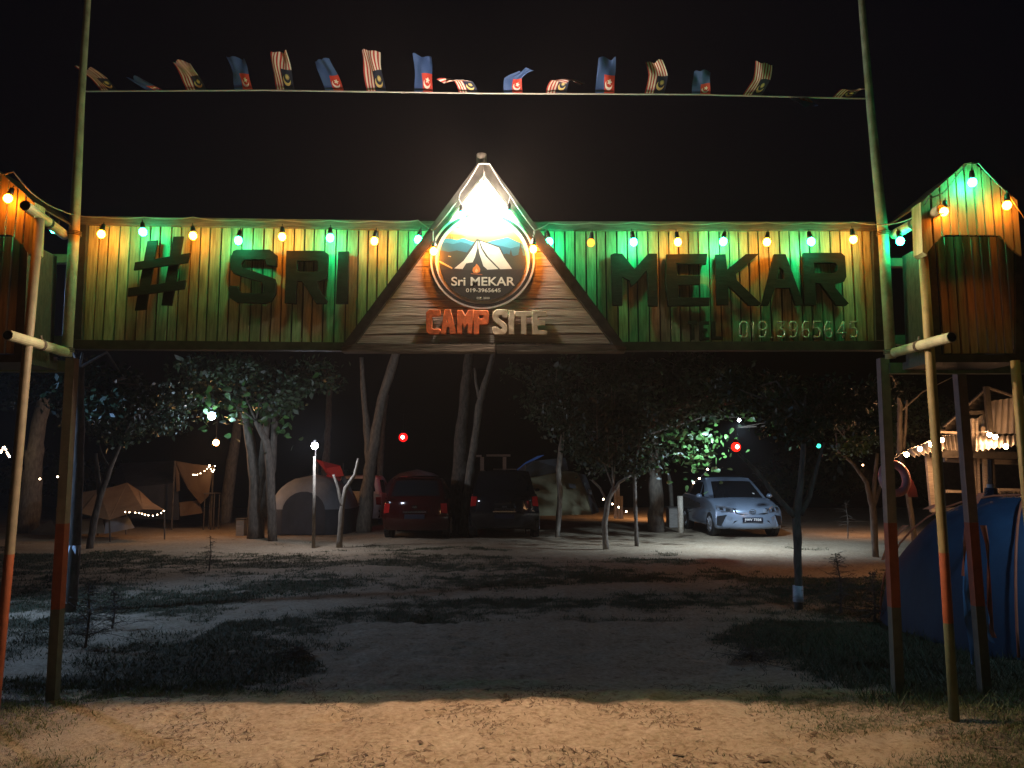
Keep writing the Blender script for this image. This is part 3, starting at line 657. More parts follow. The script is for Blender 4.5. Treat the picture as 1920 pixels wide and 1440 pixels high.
# ================================================================== FLAG LINE
def flag_mat(name, malay):
    m = bpy.data.materials.new(name); m.use_nodes = True; t = m.node_tree; b = t.nodes['Principled BSDF']; b.inputs['Roughness'].default_value = .7
    uv = t.nodes.new('ShaderNodeUVMap'); sx = t.nodes.new('ShaderNodeSeparateXYZ'); t.links.new(uv.outputs[0], sx.inputs[0])
    U, V_ = sx.outputs[0], sx.outputs[1]           # U across the hoist, V along the fly
    def mth(op, a, b_=None, c=None):
        n = t.nodes.new('ShaderNodeMath'); n.operation = op
        for i, q in enumerate((a, b_, c)):
            if q is None: continue
            if isinstance(q, (int, float)): n.inputs[i].default_value = q
            else: t.links.new(q, n.inputs[i])
        return n.outputs[0]
    def mix(f, a, b_):
        n = t.nodes.new('ShaderNodeMix'); n.data_type = 'RGBA'; t.links.new(f, n.inputs['Factor'])
        for k_, q in (('A', a), ('B', b_)):
            if isinstance(q, tuple): n.inputs[k_].default_value = (*q, 1)
            else: t.links.new(q, n.inputs[k_])
        return n.outputs['Result']
    def dist(cu, cv, su=1., sv=1.45):
        du = mth('MULTIPLY', mth('SUBTRACT', U, cu), su); dv = mth('MULTIPLY', mth('SUBTRACT', V_, cv), sv)
        return mth('SQRT', mth('ADD', mth('MULTIPLY', du, du), mth('MULTIPLY', dv, dv))), du, dv
    can = mth('MULTIPLY', mth('GREATER_THAN', U, .46), mth('LESS_THAN', V_, .5))
    cu, cv = .73, .25
    d1, _, _ = dist(cu - .03, cv - .02); d2, _, _ = dist(cu, cv + .03); cres = mth('MULTIPLY', mth('LESS_THAN', d1, .19), mth('GREATER_THAN', d2, .165))
    d3, du, dv = dist(cu + .02, cv + .06); ang = mth('ARCTAN2', dv, du)
    star = mth('LESS_THAN', d3, mth('MULTIPLY_ADD', mth('COSINE', mth('MULTIPLY', ang, 14. if malay else 5.)), .03, .085))
    em = mth('MAXIMUM', cres, star)
    if malay:
        st = mth('LESS_THAN', mth('FRACT', mth('MULTIPLY', U, 7.)), .5)
        body = mix(st, (.70, .64, .56), (.42, .035, .03)); cc = mix(em, (.012, .018, .05), (.7, .55, .2))
    else:
        body = mix(mth('GREATER_THAN', U, 2.), (.03, .075, .22), (0, 0, 0)); cc = mix(em, (.5, .04, .025), (.75, .70, .62))
    t.links.new(mix(can, body, cc), b.inputs['Base Color']); return m
FM = {'M': flag_mat('striped_flag_cloth', True), 'J': flag_mat('blue_flag_cloth', False)}
YR2 = 5.74
def rope_y(px): return float(np.interp(px, [160, 500, 905, 1300, 1620], [171, 169, 175, 177, 185]))
m = MB(); m.tube([P(x, rope_y(x), YR2 - .02) for x in range(158, 1626, 20)] + [P(1625, 185, YR2 - .02)], .006, 6)
tag(m.build('flag_line', M['rope'], smooth=True), 'pale rope stretched between the tall pipes carrying small flags', 'rope')
flags = [('M', 190, 222, (-15, -18), (-35, -32), 'first from the left, blown towards the left pole'), ('J', 276, 308, (-12, -4), (-30, -12), 'second from the left, lying low along the rope'),
 ('M', 350, 388, (-8, -22), (-22, -42), 'third from the left, leaning left'), ('J', 440, 474, (-3, -25), (-8, -50), 'fourth from the left, dark and upright'),
 ('M', 518, 553, (-5, -35), (-5, -62), 'fifth from the left, upright'), ('J', 610, 645, (-8, -25), (-20, -48), 'sixth from the left, with a clear star and crescent'),
 ('M', 688, 725, (-6, -35), (-10, -66), 'seventh from the left, tallest of all'), ('J', 777, 812, (0, -30), (0, -58), 'eighth from the left, upright'),
 ('M', 860, 897, (-10, -18), (-40, -10), 'ninth, folded down to the left above the gable'), ('J', 945, 980, (0, -22), (24, -32), 'tenth, with its top blown over to the right'),
 ('M', 1023, 1062, (8, -22), (32, -8), 'eleventh, folded over to the right'), ('J', 1116, 1152, (0, -30), (3, -57), 'twelfth, upright above the M of MEKAR'),
 ('M', 1208, 1245, (6, -30), (-4, -50), 'thirteenth, pointed at the top'), ('J', 1297, 1332, (-2, -15), (-4, -32), 'fourteenth, short and curled'),
 ('M', 1392, 1427, (15, -25), (16, -50), 'fifteenth, bent to the right then upright'), ('J', 1477, 1515, (5, 15), (10, 30), 'sixteenth, the only one hanging below the rope'),
 ('M', 1560, 1597, (10, -9), (22, -3), 'last on the right, collapsed onto the rope')]
for i, (k_, xa, xb, md, en, txt) in enumerate(flags):
    NU, NV = 10, 14; s = S(170, YR2); A0 = P(xa, rope_y(xa), YR2); A1 = P(xb, rope_y(xb), YR2)
    Vv = []; UVv = []
    for j in range(NV + 1):
        v = j / NV; q0 = Vector((0, 0)); q1 = Vector(md); q2 = Vector(en)
        q = (q1 * (v * 2)) if v < .5 else q1 + (q2 - q1) * (v * 2 - 1)
        sm = 2 * v * (1 - v) * (q1 * 2 - q2 * .5) + v * v * q2; q = q * .6 + sm * .4
        for a in range(NU + 1):
            u = a / NU; p = A0.lerp(A1, u) + Vector((q.x * s, 0, -q.y * s))
            wv = math.sin(u * 5 + v * 5 + i * 1.7) * .018 * v + math.sin(u * 11 - v * 3 + i) * .006 * v
            p += Vector((wv * .5 + (u - .5) * -.02 * v, wv * 1.2 - .11 * v, math.sin(u * 9 + i) * .007 * v)); Vv.append(p)
    mm = MB(); W1 = NU + 1
    mm.add(Vv, [(j * W1 + a, j * W1 + a + 1, (j + 1) * W1 + a + 1, (j + 1) * W1 + a) for j in range(NV) for a in range(NU)])
    me = bpy.data.meshes.new('flag'); me.from_pydata(mm.v, [], mm.f); me.materials.append(FM[k_]); uvl = me.uv_layers.new(name='UVMap')
    me.polygons.foreach_set('use_smooth', [True] * len(mm.f))
    for lp in me.loops:
        vi = lp.vertex_index; uvl.data[lp.index].uv = ((vi % W1) / NU, (vi // W1) / NV)
    o = bpy.data.objects.new('flag', me); COL.objects.link(o)
    tag(o, ('red striped flag with crescent corner, ' if k_ == 'M' else 'blue flag with red crescent corner, ') + txt, 'flag', 'small flags along the rope')

# ================================================================== VEGETATION
def leafcloud(name, blobs, n, size, mt, parent, sub=9, flatk=1.0, droop=0., label=None):
    Cs = []
    tot = sum((b_[1][0] * b_[1][1] * b_[1][2]) ** .67 for b_ in blobs)
    for c, r in blobs:
        k = max(8, int(n * ((r[0] * r[1] * r[2]) ** .67) / tot)); d = rng.normal(size=(sub, 3)); d /= np.linalg.norm(d, axis=1)[:, None]
        sc_ = d * (rng.uniform(.25, .95, (sub, 1))); idx = rng.integers(0, sub, k)
        q = sc_[idx] + rng.normal(size=(k, 3)) * .22
        Cs.append(np.array(c) + q * np.array(r))
    C = np.concatenate(Cs); k = len(C)
    a = rng.normal(size=(k, 3)); a[:, 2] -= droop; a /= np.linalg.norm(a, axis=1)[:, None]
    b_ = np.cross(a, rng.normal(size=(k, 3))); b_ /= np.linalg.norm(b_, axis=1)[:, None]; nrm = np.cross(a, b_)
    L = size * rng.uniform(.4, 1.35, (k, 1)); W_ = L * rng.uniform(.4, .6, (k, 1))
    V = np.stack([C - a * L * .5, C + b_ * W_ * .5 + nrm * L * .07, C + a * L * .5, C - b_ * W_ * .5 + nrm * L * .07], 1).reshape(-1, 3)
    o = link(name, np_mesh(name, V, np.arange(4 * k).reshape(-1, 4), mt), parent, label); o['kind'] = 'stuff'; return o
def tree(name, trunks, Y, label, group=None, blobs=None, n=2500, size=.12, mt='trunk', leaf='leaf_dark', painted=None, droop=0., cat='tree', branches=True, sides=9):
    b0 = trunks[0][0]; base = P(b0[0], b0[1], Y); T = empty(name, (base.x, Y, 0), label, cat, group)
    for i, tr_ in enumerate(trunks):
        pts = [P(x, y, Y + (q[0] if q else 0)) for x, y, r, *q in tr_]
        if i == 0 or abs(tr_[0][1] - b0[1]) < 12: pts[0].z = height(pts[0].x, pts[0].y) - .05
        m = MB(); sm = []; rr = []
        for j in range(len(pts) - 1):
            for q in range(4):
                u = q / 4; r_ = (tr_[j][2] * (1 - u) + tr_[j + 1][2] * u) * S(tr_[j][1], Y)
                sm.append(pts[j].lerp(pts[j + 1], u) + Vector((random.uniform(-.12, .12), random.uniform(-.1, .1), 0)) * r_ * (1 if (j or q) else 0)); rr.append(r_ * random.uniform(.92, 1.08))
        sm.append(pts[-1]); rr.append(tr_[-1][2] * S(tr_[-1][1], Y)); m.tube(sm, rr, sides)
        m.build('trunk' if (i == 0) else 'limb', M[mt], T, smooth=True)
    if painted:
        (x0, y0), (x1, y1), r = painted; m = MB(); r *= S(y0, Y) * 1.05; p0 = P(x0, y0, Y); p1 = P(x1, y1, Y)
        m.tube([p0, p0.lerp(p1, .5), p1], [r * 1.06, r, r], 12); m.build('painted_band', M['whitewash'], T, smooth=True)
    if blobs:
        bl = []
        for x, y, rx, ry, dY in blobs:
            c = P(x, y, Y + dY); s = S(y, Y + dY); bl.append((tuple(c), (rx * s, max(rx, ry) * s * .8, ry * s)))
        if branches:
            top = P(*trunks[0][-1][:2], Y); m = MB()
            for c, r in bl:
                cv = Vector(c)
                m.tube([top, top.lerp(cv, .4) + Vector((random.uniform(-.1, .1), .1, .35)), cv], [.022, .014, .005], 5)
                for q in range(3):
                    e = cv + Vector((random.uniform(-1, 1) * r[0], random.uniform(-1, 1) * r[1], random.uniform(-.5, 1) * r[2])) * .7
                    m.tube([top.lerp(cv, .6), e], [.015, .004], 4)
            m.build('branches', M[mt], T)
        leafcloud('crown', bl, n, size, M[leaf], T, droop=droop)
    return T
M['whitewash'] = mat('whitewash', (.55, .58, .62), .8, var=.3, scale=22, bump=.5, stretch=(1, 1, .5))
M['pale_trunk'] = M['trunk_pale']  # second key for the pale bark
tree('tree', [[(130, 1135, 12), (139, 1020, 12), (145, 900, 11), (147, 780, 10), (149, 690, 9)]], 9.2, 'straight trunk with whitewashed foot right behind the left column', painted=((130.5, 1130), (139, 1022), 11.5), blobs=[(150, 740, 95, 60, 1.2), (60, 720, 80, 45, 1.6), (245, 730, 80, 55, 2.)], n=5200, size=.10)
tree('tree', [[(52, 985, 22), (58, 930, 19), (62, 880, 16), (68, 830, 13), (78, 770, 12), (90, 720, 11), (98, 670, 10)], [(62, 900, 12), (60, 865, 13), (56, 843, 9)]], 21, 'broad palm trunk with a broken side behind the left columns', mt='trunk_pale')
tree('tree', [[(168, 1025, 7), (180, 960, 6), (190, 925, 6), (210, 870, 4), (240, 800, 2)], [(188, 930, 5), (182, 880, 4), (180, 850, 3)], [(205, 880, 3), (190, 850, 2), (186, 830, 1)]], 16.5, 'young bare forked tree in front of the brown tarp', blobs=[(200, 790, 80, 45, 0), (300, 770, 70, 50, .5)], n=2600, size=.12)
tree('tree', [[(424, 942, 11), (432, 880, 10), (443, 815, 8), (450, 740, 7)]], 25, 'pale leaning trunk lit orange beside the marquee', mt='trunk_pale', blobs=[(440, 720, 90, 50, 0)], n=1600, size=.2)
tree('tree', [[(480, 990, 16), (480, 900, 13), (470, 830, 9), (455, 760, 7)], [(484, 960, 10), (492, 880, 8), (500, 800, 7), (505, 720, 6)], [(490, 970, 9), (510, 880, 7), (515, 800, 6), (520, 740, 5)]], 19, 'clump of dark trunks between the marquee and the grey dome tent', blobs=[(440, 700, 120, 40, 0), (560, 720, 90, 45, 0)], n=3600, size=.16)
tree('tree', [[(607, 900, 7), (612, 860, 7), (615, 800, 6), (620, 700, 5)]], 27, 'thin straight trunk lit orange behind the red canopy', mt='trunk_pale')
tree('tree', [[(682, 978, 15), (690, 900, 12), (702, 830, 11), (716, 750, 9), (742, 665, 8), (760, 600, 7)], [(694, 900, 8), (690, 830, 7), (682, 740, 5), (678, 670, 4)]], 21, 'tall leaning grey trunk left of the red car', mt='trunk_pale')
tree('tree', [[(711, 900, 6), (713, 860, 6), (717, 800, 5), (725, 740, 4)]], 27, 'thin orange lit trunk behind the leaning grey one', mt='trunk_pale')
tree('tree', [[(857, 975, 16), (860, 900, 14), (866, 800, 11), (873, 720, 9), (880, 650, 8)]], 21, 'dark straight trunk between the red car and the black car', mt='trunk')
tree('tree', [[(868, 972, 9), (878, 900, 8), (888, 840, 7), (898, 760, 7), (906, 730, 6), (918, 690, 5), (930, 640, 4)], [(898, 745, 4), (892, 715, 3), (890, 690, 2)]], 20.4, 'slender pale forked trunk behind the black car', mt='trunk_pale')
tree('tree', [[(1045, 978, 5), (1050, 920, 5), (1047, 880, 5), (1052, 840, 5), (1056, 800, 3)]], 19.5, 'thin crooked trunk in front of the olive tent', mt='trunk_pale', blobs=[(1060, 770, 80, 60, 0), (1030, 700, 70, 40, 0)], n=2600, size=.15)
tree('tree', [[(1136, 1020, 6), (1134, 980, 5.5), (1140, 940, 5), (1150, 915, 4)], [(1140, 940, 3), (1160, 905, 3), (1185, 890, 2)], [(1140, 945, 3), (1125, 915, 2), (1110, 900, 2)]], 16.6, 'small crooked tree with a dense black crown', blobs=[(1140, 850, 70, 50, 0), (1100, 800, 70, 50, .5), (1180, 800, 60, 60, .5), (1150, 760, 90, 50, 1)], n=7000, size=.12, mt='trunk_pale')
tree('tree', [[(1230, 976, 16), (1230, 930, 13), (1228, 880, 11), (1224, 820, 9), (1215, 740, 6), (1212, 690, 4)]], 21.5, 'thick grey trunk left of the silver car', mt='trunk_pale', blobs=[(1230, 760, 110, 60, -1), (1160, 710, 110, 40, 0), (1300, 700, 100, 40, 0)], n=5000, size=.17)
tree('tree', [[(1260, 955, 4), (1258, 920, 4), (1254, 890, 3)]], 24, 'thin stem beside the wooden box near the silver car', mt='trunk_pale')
tree('tree', [[(1497, 1132, 8), (1496, 1050, 7.5), (1494, 965, 8), (1502, 900, 5.5), (1506, 840, 4.5), (1510, 790, 3)], [(1490, 968, 6), (1455, 930, 5), (1420, 885, 4), (1385, 850, 3)], [(1500, 965, 6), (1518, 930, 5), (1530, 880, 4), (1545, 830, 3)]], 9.4, 'forked tree with a pale foot in front of the silver car', painted=((1497, 1128), (1496, 1098), 9), blobs=[(1500, 800, 70, 40, 0), (1480, 760, 100, 45, .5), (1400, 730, 90, 40, 1), (1570, 770, 90, 60, 1), (1640, 740, 50, 50, 1.5)], n=7500, size=.085)
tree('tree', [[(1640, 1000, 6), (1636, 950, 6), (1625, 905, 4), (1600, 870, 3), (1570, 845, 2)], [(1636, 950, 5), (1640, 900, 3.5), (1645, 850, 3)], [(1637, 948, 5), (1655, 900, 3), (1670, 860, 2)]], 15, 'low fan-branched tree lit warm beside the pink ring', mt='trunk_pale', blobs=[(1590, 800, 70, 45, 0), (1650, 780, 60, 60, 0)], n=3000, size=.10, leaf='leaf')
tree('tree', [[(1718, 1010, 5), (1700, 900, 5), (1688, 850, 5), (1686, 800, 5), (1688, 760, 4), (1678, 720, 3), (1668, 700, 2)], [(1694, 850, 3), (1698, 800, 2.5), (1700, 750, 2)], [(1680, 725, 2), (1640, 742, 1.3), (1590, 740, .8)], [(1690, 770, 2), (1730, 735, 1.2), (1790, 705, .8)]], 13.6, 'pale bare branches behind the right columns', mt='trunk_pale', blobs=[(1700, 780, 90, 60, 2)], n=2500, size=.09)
def stake(pts, Y, label):
    m = MB(); W_ = [P(x, y, Y) for x, y, r in pts]; W_[0].z = -.03; m.tube(W_, [r * S(y, Y) for x, y, r in pts], 7); tag(m.build('wooden_stake', M['trunk_pale'], smooth=True), label, 'stake', 'thin stakes in the ground')
stake([(588, 1024, 3.5), (589, 940, 3), (590, 856, 2.5)], 16.7, 'stake under the white lamp, left of the red car')
stake([(110, 1075, 3), (114, 990, 2.5), (118, 920, 2)], 12, 'dark stake near the left column')
tree('tree', [[(636, 1021, 6), (640, 960, 5), (648, 915, 4), (665, 890, 3), (672, 860, 2)], [(642, 950, 4), (634, 915, 3), (625, 890, 2)]], 16.8, 'small leaning sapling left of the red car', mt='trunk_pale')
def twiggy(name, px, py, Y, hpx, wpx, n, label, mt='twig', lean=.5, r=.006):
    base = Gd(px, py) if Y is None else Vector((P(px, py, Y).x, Y, 0)); T = empty(name, base, label, 'shrub'); s = S(py, base.y)
    m = MB(); m.tube([base, base + Vector((.02, 0, hpx * s * .5)), base + Vector((-.02, .02, hpx * s))], [r * 2.2, r * 1.6, r * .6], 6); m.build('stem', M['trunk'], T)
    m = MB()
    for i in range(n):
        h = random.uniform(.12, 1) * hpx * s; a = random.uniform(0, 2 * math.pi); L = random.uniform(.3, 1) * wpx * s * (1.15 - h / (hpx * s))
        p = base + Vector((0, 0, h)); pts = [p]; d = Vector((math.cos(a), math.sin(a), random.uniform(-.2, lean)))
        for q in range(4): d += Vector((random.uniform(-.25, .25), random.uniform(-.25, .25), random.uniform(-.2, .12))); pts.append(pts[-1] + d * L / 4)
        m.tube(pts, [r * .7, r * .55, r * .4, r * .3, r * .2], 3)
        for q in range(5):
            b_ = pts[random.randint(1, 4)]; e = Vector((random.uniform(-1, 1), random.uniform(-1, 1), random.uniform(-.6, .3))) * L * .3
            m.tube([b_, b_ + e * .5 + Vector((0, 0, .01)), b_ + e], [r * .35, r * .3, r * .2], 3)
    o = m.build('twigs', M[mt], T); o['kind'] = 'stuff'; return T
twiggy('shrub', 1576, 1150, None, 110, 85, 90, 'thin feathery shrub between the forked tree and the right column')
twiggy('shrub', 1640, 1165, None, 90, 70, 60, 'low feathery shrub at the foot of the right column')
twiggy('shrub', 1590, 1010, None, 70, 50, 30, 'wispy shrub on the sand left of the pink ring')
twiggy('sapling', 392, 1070, None, 66, 36, 34, 'small dark sapling on the sand left of the stakes')
twiggy('shrub', 160, 1215, None, 120, 110, 80, 'dark feathery shrub right of the left column')
twiggy('shrub', 210, 1180, None, 70, 70, 50, 'low dark shrub beside the larger one near the left column')
twiggy('shrub', 1410, 1240, None, 26, 90, 60, 'flat dark weeds at the right side of the track', lean=.2)
twiggy('shrub', 560, 1235, None, 22, 70, 50, 'flat dark weeds at the left side of the track', lean=.2)
twiggy('shrub', 950, 1316, None, 14, 26, 26, 'tiny weed clump at the near end of the track', lean=.3, r=.003)
# broad-leaved crowns lit by lamps
def broad_tree(name, clusters, Y, size, label, trunk=None, mtl='leaf_big', inner='leaf_dark', blobs=None):
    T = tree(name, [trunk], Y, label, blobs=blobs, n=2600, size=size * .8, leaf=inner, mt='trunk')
    m = MB(); N = 8
    prof = [(0, 0), (.12, .16), (.24, .5), (.28, .75), (.2, .93), (0, 1.0), (-.2, .93), (-.28, .75), (-.24, .5), (-.12, .16)]
    mid = [(0, 0, 0)]; vs = [(x, -.06 * abs(x) * 3 + 0, z) for x, z in prof]; vs = [(x, .12 * abs(x) + .12 * (z - .5) ** 2, z) for x, z in prof]
    ctr = len(vs); vs += [(0, .12 * (z - .5) ** 2 - .02, z) for z in (.25, .5, .75)]
    fs = [(0, 1, ctr), (1, 2, ctr + 1, ctr), (2, 3, ctr + 2, ctr + 1), (3, 4, 5, ctr + 2), (5, 6, 7, ctr + 2), (7, 8, ctr + 1, ctr + 2), (8, 9, ctr, ctr + 1), (9, 0, ctr)]
    m.add([(x * size, y * size, (z) * size) for x, y, z in vs], fs); me = m.mesh('leaf', M[mtl], True)
    for i in [c_ for c_ in clusters for _ in range(c_[5])]:
        cx, cy, dY, *spread = i
        p = P(cx + random.gauss(0, spread[0]), cy + random.gauss(0, spread[1]), Y + dY + random.uniform(-.5, .7))
        o = bpy.data.objects.new('leaf', me); COL.objects.link(o); o.parent = T; o.location = p - T.location
        o.rotation_euler = (random.uniform(-1.8, 1.8), random.uniform(-1.6, 1.6), random.uniform(0, 6.3)); o.scale = [random.uniform(.7, 1.25)] * 3
    return T
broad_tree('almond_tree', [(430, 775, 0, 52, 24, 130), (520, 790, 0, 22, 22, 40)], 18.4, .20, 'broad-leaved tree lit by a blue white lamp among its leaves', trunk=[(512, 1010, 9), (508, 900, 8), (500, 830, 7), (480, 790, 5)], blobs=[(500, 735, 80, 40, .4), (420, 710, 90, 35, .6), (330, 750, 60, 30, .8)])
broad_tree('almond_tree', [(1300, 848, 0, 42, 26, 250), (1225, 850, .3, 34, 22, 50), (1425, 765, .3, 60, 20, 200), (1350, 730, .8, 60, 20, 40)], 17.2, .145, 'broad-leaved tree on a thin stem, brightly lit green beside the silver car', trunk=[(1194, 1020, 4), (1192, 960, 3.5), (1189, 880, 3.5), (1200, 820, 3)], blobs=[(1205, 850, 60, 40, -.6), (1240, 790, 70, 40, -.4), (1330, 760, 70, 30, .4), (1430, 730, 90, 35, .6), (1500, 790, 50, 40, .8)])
# far dark wood line
for i, (px, w_, h_, lb) in enumerate([(60, 320, 95, 'distant dark tree line at the far left'), (640, 160, 45, 'distant dark tree line behind the grey tent'), (1520, 230, 75, 'distant dark trees behind the silver car'), (1830, 220, 100, 'distant dark trees behind the hut')]):
    c = P(px, 886 - h_ / 2, 34); s = S(850, 34)
    o = leafcloud('tree_line', [((c.x + random.uniform(-1, 1) * w_ * s * .5, 34 + random.uniform(0, 3), .5 + h_ * s * random.uniform(.3, .9)), (w_ * s * .25, 2., h_ * s * .5)) for q in range(5)], 2600, .4, M['leaf_dark'], None)
    tag(o, lb, 'trees', kind='stuff')

# ================================================================== VEHICLES
def catmull(pts, k=4):
    out = []; n = len(pts)
    for i in range(n - 1):
        p0, p1, p2, p3 = (Vector(pts[max(i - 1, 0)]), Vector(pts[i]), Vector(pts[i + 1]), Vector(pts[min(i + 2, n - 1)]))
        for q in range(k):
            u = q / k; out.append(.5 * ((2 * p1) + (-p0 + p2) * u + (2 * p0 - 5 * p1 + 4 * p2 - p3) * u * u + (-p0 + 3 * p1 - 3 * p2 + p3) * u ** 3))
    out.append(Vector(pts[-1])); return out
def make_car(loc, rz, label, paint, W=.84, L=4.15, lower=None, upper=None, rear_view=False, wheel_r=.30, grp='parked cars'):
    T = empty('parked_car', loc, label, 'car', grp, rz)
    fr = lambda x: .30 * (abs(x) / W) ** 2.6; rr = lambda x: -.26 * (abs(x) / W) ** 2.6
    prof = catmull(lower, 3); ln = [p for p in prof]
    xs_ = [-1, -.985, -.93, -.75, -.4, 0, .4, .75, .93, .985, 1]
    m = MB(); n = len(ln)
    for x in xs_:
        X = x * W; edge = (.05 if abs(x) == 1 else .015 if abs(x) > .98 else 0)
        for p in ln:
            y, z = p; f_ = max(0, 1 - y / 1.0); r_ = max(0, 1 - (L - y) / .9)
            yy = y + fr(X) * min(1, f_ * 1.3) + rr(X) * min(1, r_ * 1.3)
            zz = z - edge * (1 if z > .5 else -1) - .04 * (abs(x) ** 2) * (z > .7)
            bulge = 1.0 - .05 * max(0, (z - .7)) / .35 - .03 * max(0, .35 - z) / .2
            m.v.append((X * bulge, yy, zz))
    for a in range(len(xs_) - 1):
        for j in range(n - 1): m.f.append((a * n + j, a * n + j + 1, (a + 1) * n + j + 1, (a + 1) * n + j)); m.m.append(0)
    m.f.append(tuple(range(n))); m.m.append(0); m.f.append(tuple(len(m.v) - n + j for j in range(n - 1, -1, -1))); m.m.append(0)
    m.build('body', paint, T, smooth=True, local=True)
    up = catmull(upper, 3); m = MB(); n = len(up); zb = upper[0][1]; zt = max(p[1] for p in up)
    for x in xs_:
        for p in up:
            y, z = p; k_ = (z - zb) / (zt - zb); Wz = W * (.90 - .20 * max(0, k_))
            m.v.append((x * Wz, y + .10 * abs(x) ** 2 * (1 if y < 2 else -1) * .8, z - .03 * abs(x) ** 3))
    for a in range(len(xs_) - 1):
        for j in range(n - 1): m.f.append((a * n + j, a * n + j + 1, (a + 1) * n + j + 1, (a + 1) * n + j)); m.m.append(0)
    m.f.append(tuple(range(n))); m.m.append(0); m.f.append(tuple(len(m.v) - n + j for j in range(n - 1, -1, -1))); m.m.append(0)
    m.build('cabin', paint, T, smooth=True, local=True)
    # glazing follows the cabin surface, a few mm proud
    def cab(x, y, z, off):
        k_ = (z - zb) / (zt - zb); Wz = W * (.90 - .20 * max(0, k_)); return Vector((x * Wz, y + .08 * abs(x) ** 2 * (1 if y < 2 else -1) + off, z - .03 * abs(x) ** 3))
    def pane(name, p0, p1, off, a=.86, b_=.84):
        m = MB(); vs = []
        for k_ in (0, .5, 1):
            y = p0[0] + (p1[0] - p0[0]) * k_; z = p0[1] + (p1[1] - p0[1]) * k_; w_ = a + (b_ - a) * k_
            for x in (-1, -.6, 0, .6, 1): vs.append(cab(x * w_, y, z + .012, off))
        m.add(vs, [(r * 5 + c, r * 5 + c + 1, (r + 1) * 5 + c + 1, (r + 1) * 5 + c) for r in range(2) for c in range(4)]); return m.build(name, M['glass'], T, smooth=True, local=True)
    ws0, ws1 = upper[0], upper[1]; rw1, rw0 = upper[-2], upper[-1]
    lerp2 = lambda p, q, u: (p[0] + (q[0] - p[0]) * u, p[1] + (q[1] - p[1]) * u)
    pane('windscreen', lerp2(ws0, ws1, .04), lerp2(ws0, ws1, .93), -.022); pane('rear_window', lerp2(rw0, rw1, .12), lerp2(rw0, rw1, .90), .022)
    for sx in (-1, 1):
        for ya, yb in ((ws0[0] + .62, 1.98), (2.06, rw0[0] - .62)):
            m = MB(); zA = zb + .07; zB = zt - .12
            sh = .38 if ya < 2 else 0; shr = .30 if yb > 2.1 else 0
            def sp(y, z): k_ = (z - zb) / (zt - zb); return Vector((sx * (W * (.90 - .20 * k_) + .008), y, z - .03))
            m.add([sp(ya - .1 * 0, zA), sp(yb, zA), sp(yb - shr * .6, zB), sp(ya + sh, zB)], [(0, 1, 2, 3)]); m.build('side_window', M['glass'], T, local=True)
        m = MB(); m.sphere((sx * (W + .10), ws0[0] + .42, zb + .06), .085, 10, 7, sz=.72); m.build('wing_mirror', paint, T, smooth=True, local=True)
        for wy in (.78, L - .85):
            m = MB(); m.tube([(sx * (W - .10), wy, wheel_r + .02), (sx * (W - .004), wy, wheel_r + .02)], wheel_r * 1.13, 24); m.build('wheel_arch', M['black'], T, local=True)
            m = MB(); m.tube([(sx * (W - .19), wy, wheel_r), (sx * (W + .012), wy, wheel_r)], wheel_r, 24); wo = m.build('wheel', M['tyre'], T, local=True)
            m = MB(); m.tube([(sx * (W + .0), wy, wheel_r), (sx * (W + .016), wy, wheel_r)], wheel_r * .66, 20)
            for q in range(8):
                a = q * math.pi / 4; m.bar((sx * (W + .018), wy, wheel_r), (sx * (W + .018), wy + math.cos(a) * wheel_r * .62, wheel_r + math.sin(a) * wheel_r * .62), .03, .012, 0)
            m.build('rim', M['rim'], wo, local=True)
    def trim(name, pts, mt, off=.012, th=.02, rear=False, label=None):
        m = MB(); vs = []
        for x, z in pts:
            y = (L + rr(x) - prof_back(z) + off) if rear else (fr(x) + prof_front(z) - off); vs.append(Vector((x, y, z)))
        c = sum(vs, Vector()) / len(vs); n = len(vs); e = Vector((0, -th if rear else th, 0))
        m.add(vs + [v + e for v in vs], [tuple(range(n)), tuple(range(2 * n - 1, n - 1, -1))] + [(i, n + i, n + (i + 1) % n, (i + 1) % n) for i in range(n)]); return m.build(name, mt, T, label=label, local=True)
    fz = sorted([(z, y) for y, z in [tuple(p) for p in prof] if y < 1.0]); bz = sorted([(z, L - y) for y, z in [tuple(p) for p in prof] if y > L - .6])
    prof_front = lambda z: float(np.interp(z, [q[0] for q in fz], [q[1] for q in fz])); prof_back = lambda z: float(np.interp(z, [q[0] for q in bz], [q[1] for q in bz]))
    return T, trim
sedan_low = [(.16, .20), (.03, .24), (0, .40), (.01, .58), (.05, .70), (.22, .80), (.60, .90), (1.05, .97), (1.6, 1.0), (2.6, 1.02), (3.4, 1.05), (3.9, 1.04), (4.08, .95), (4.15, .7), (4.14, .4), (4.0, .22)]
sedan_up = [(.98, .93), (1.72, 1.40), (2.15, 1.485), (2.75, 1.47), (3.1, 1.38), (3.75, 1.0)]
A0 = P(1412, 1003, 19.3)
T, trim = make_car((A0.x, 19.3, 0), rad(1.5), 'silver sedan parked facing the gate, plate reads JWV 7326', M['silver'], lower=sedan_low, upper=sedan_up)
sym = lambda pts: [(-x, z) for x, z in pts][::-1]
grl = [(-.44, .70), (.44, .70), (.40, .60), (.30, .575), (-.30, .575), (-.40, .60)]; trim('grille', grl, M['grille'], .014)
for k_ in (.675, .645, .615): trim('grille_bar', [(-.40, k_), (.40, k_), (.40, k_ + .008), (-.40, k_ + .008)], M['rim'], .02, .004)
trim('grille_strip', [(-.46, .715), (.46, .715), (.44, .70), (-.44, .70)], M['chrome'], .018)
hl = [(.46, .72), (.62, .77), (.78, .78), (.80, .68), (.70, .62), (.44, .63)]
for q in (hl, sym(hl)): trim('headlight', q, M['lens'], .016)
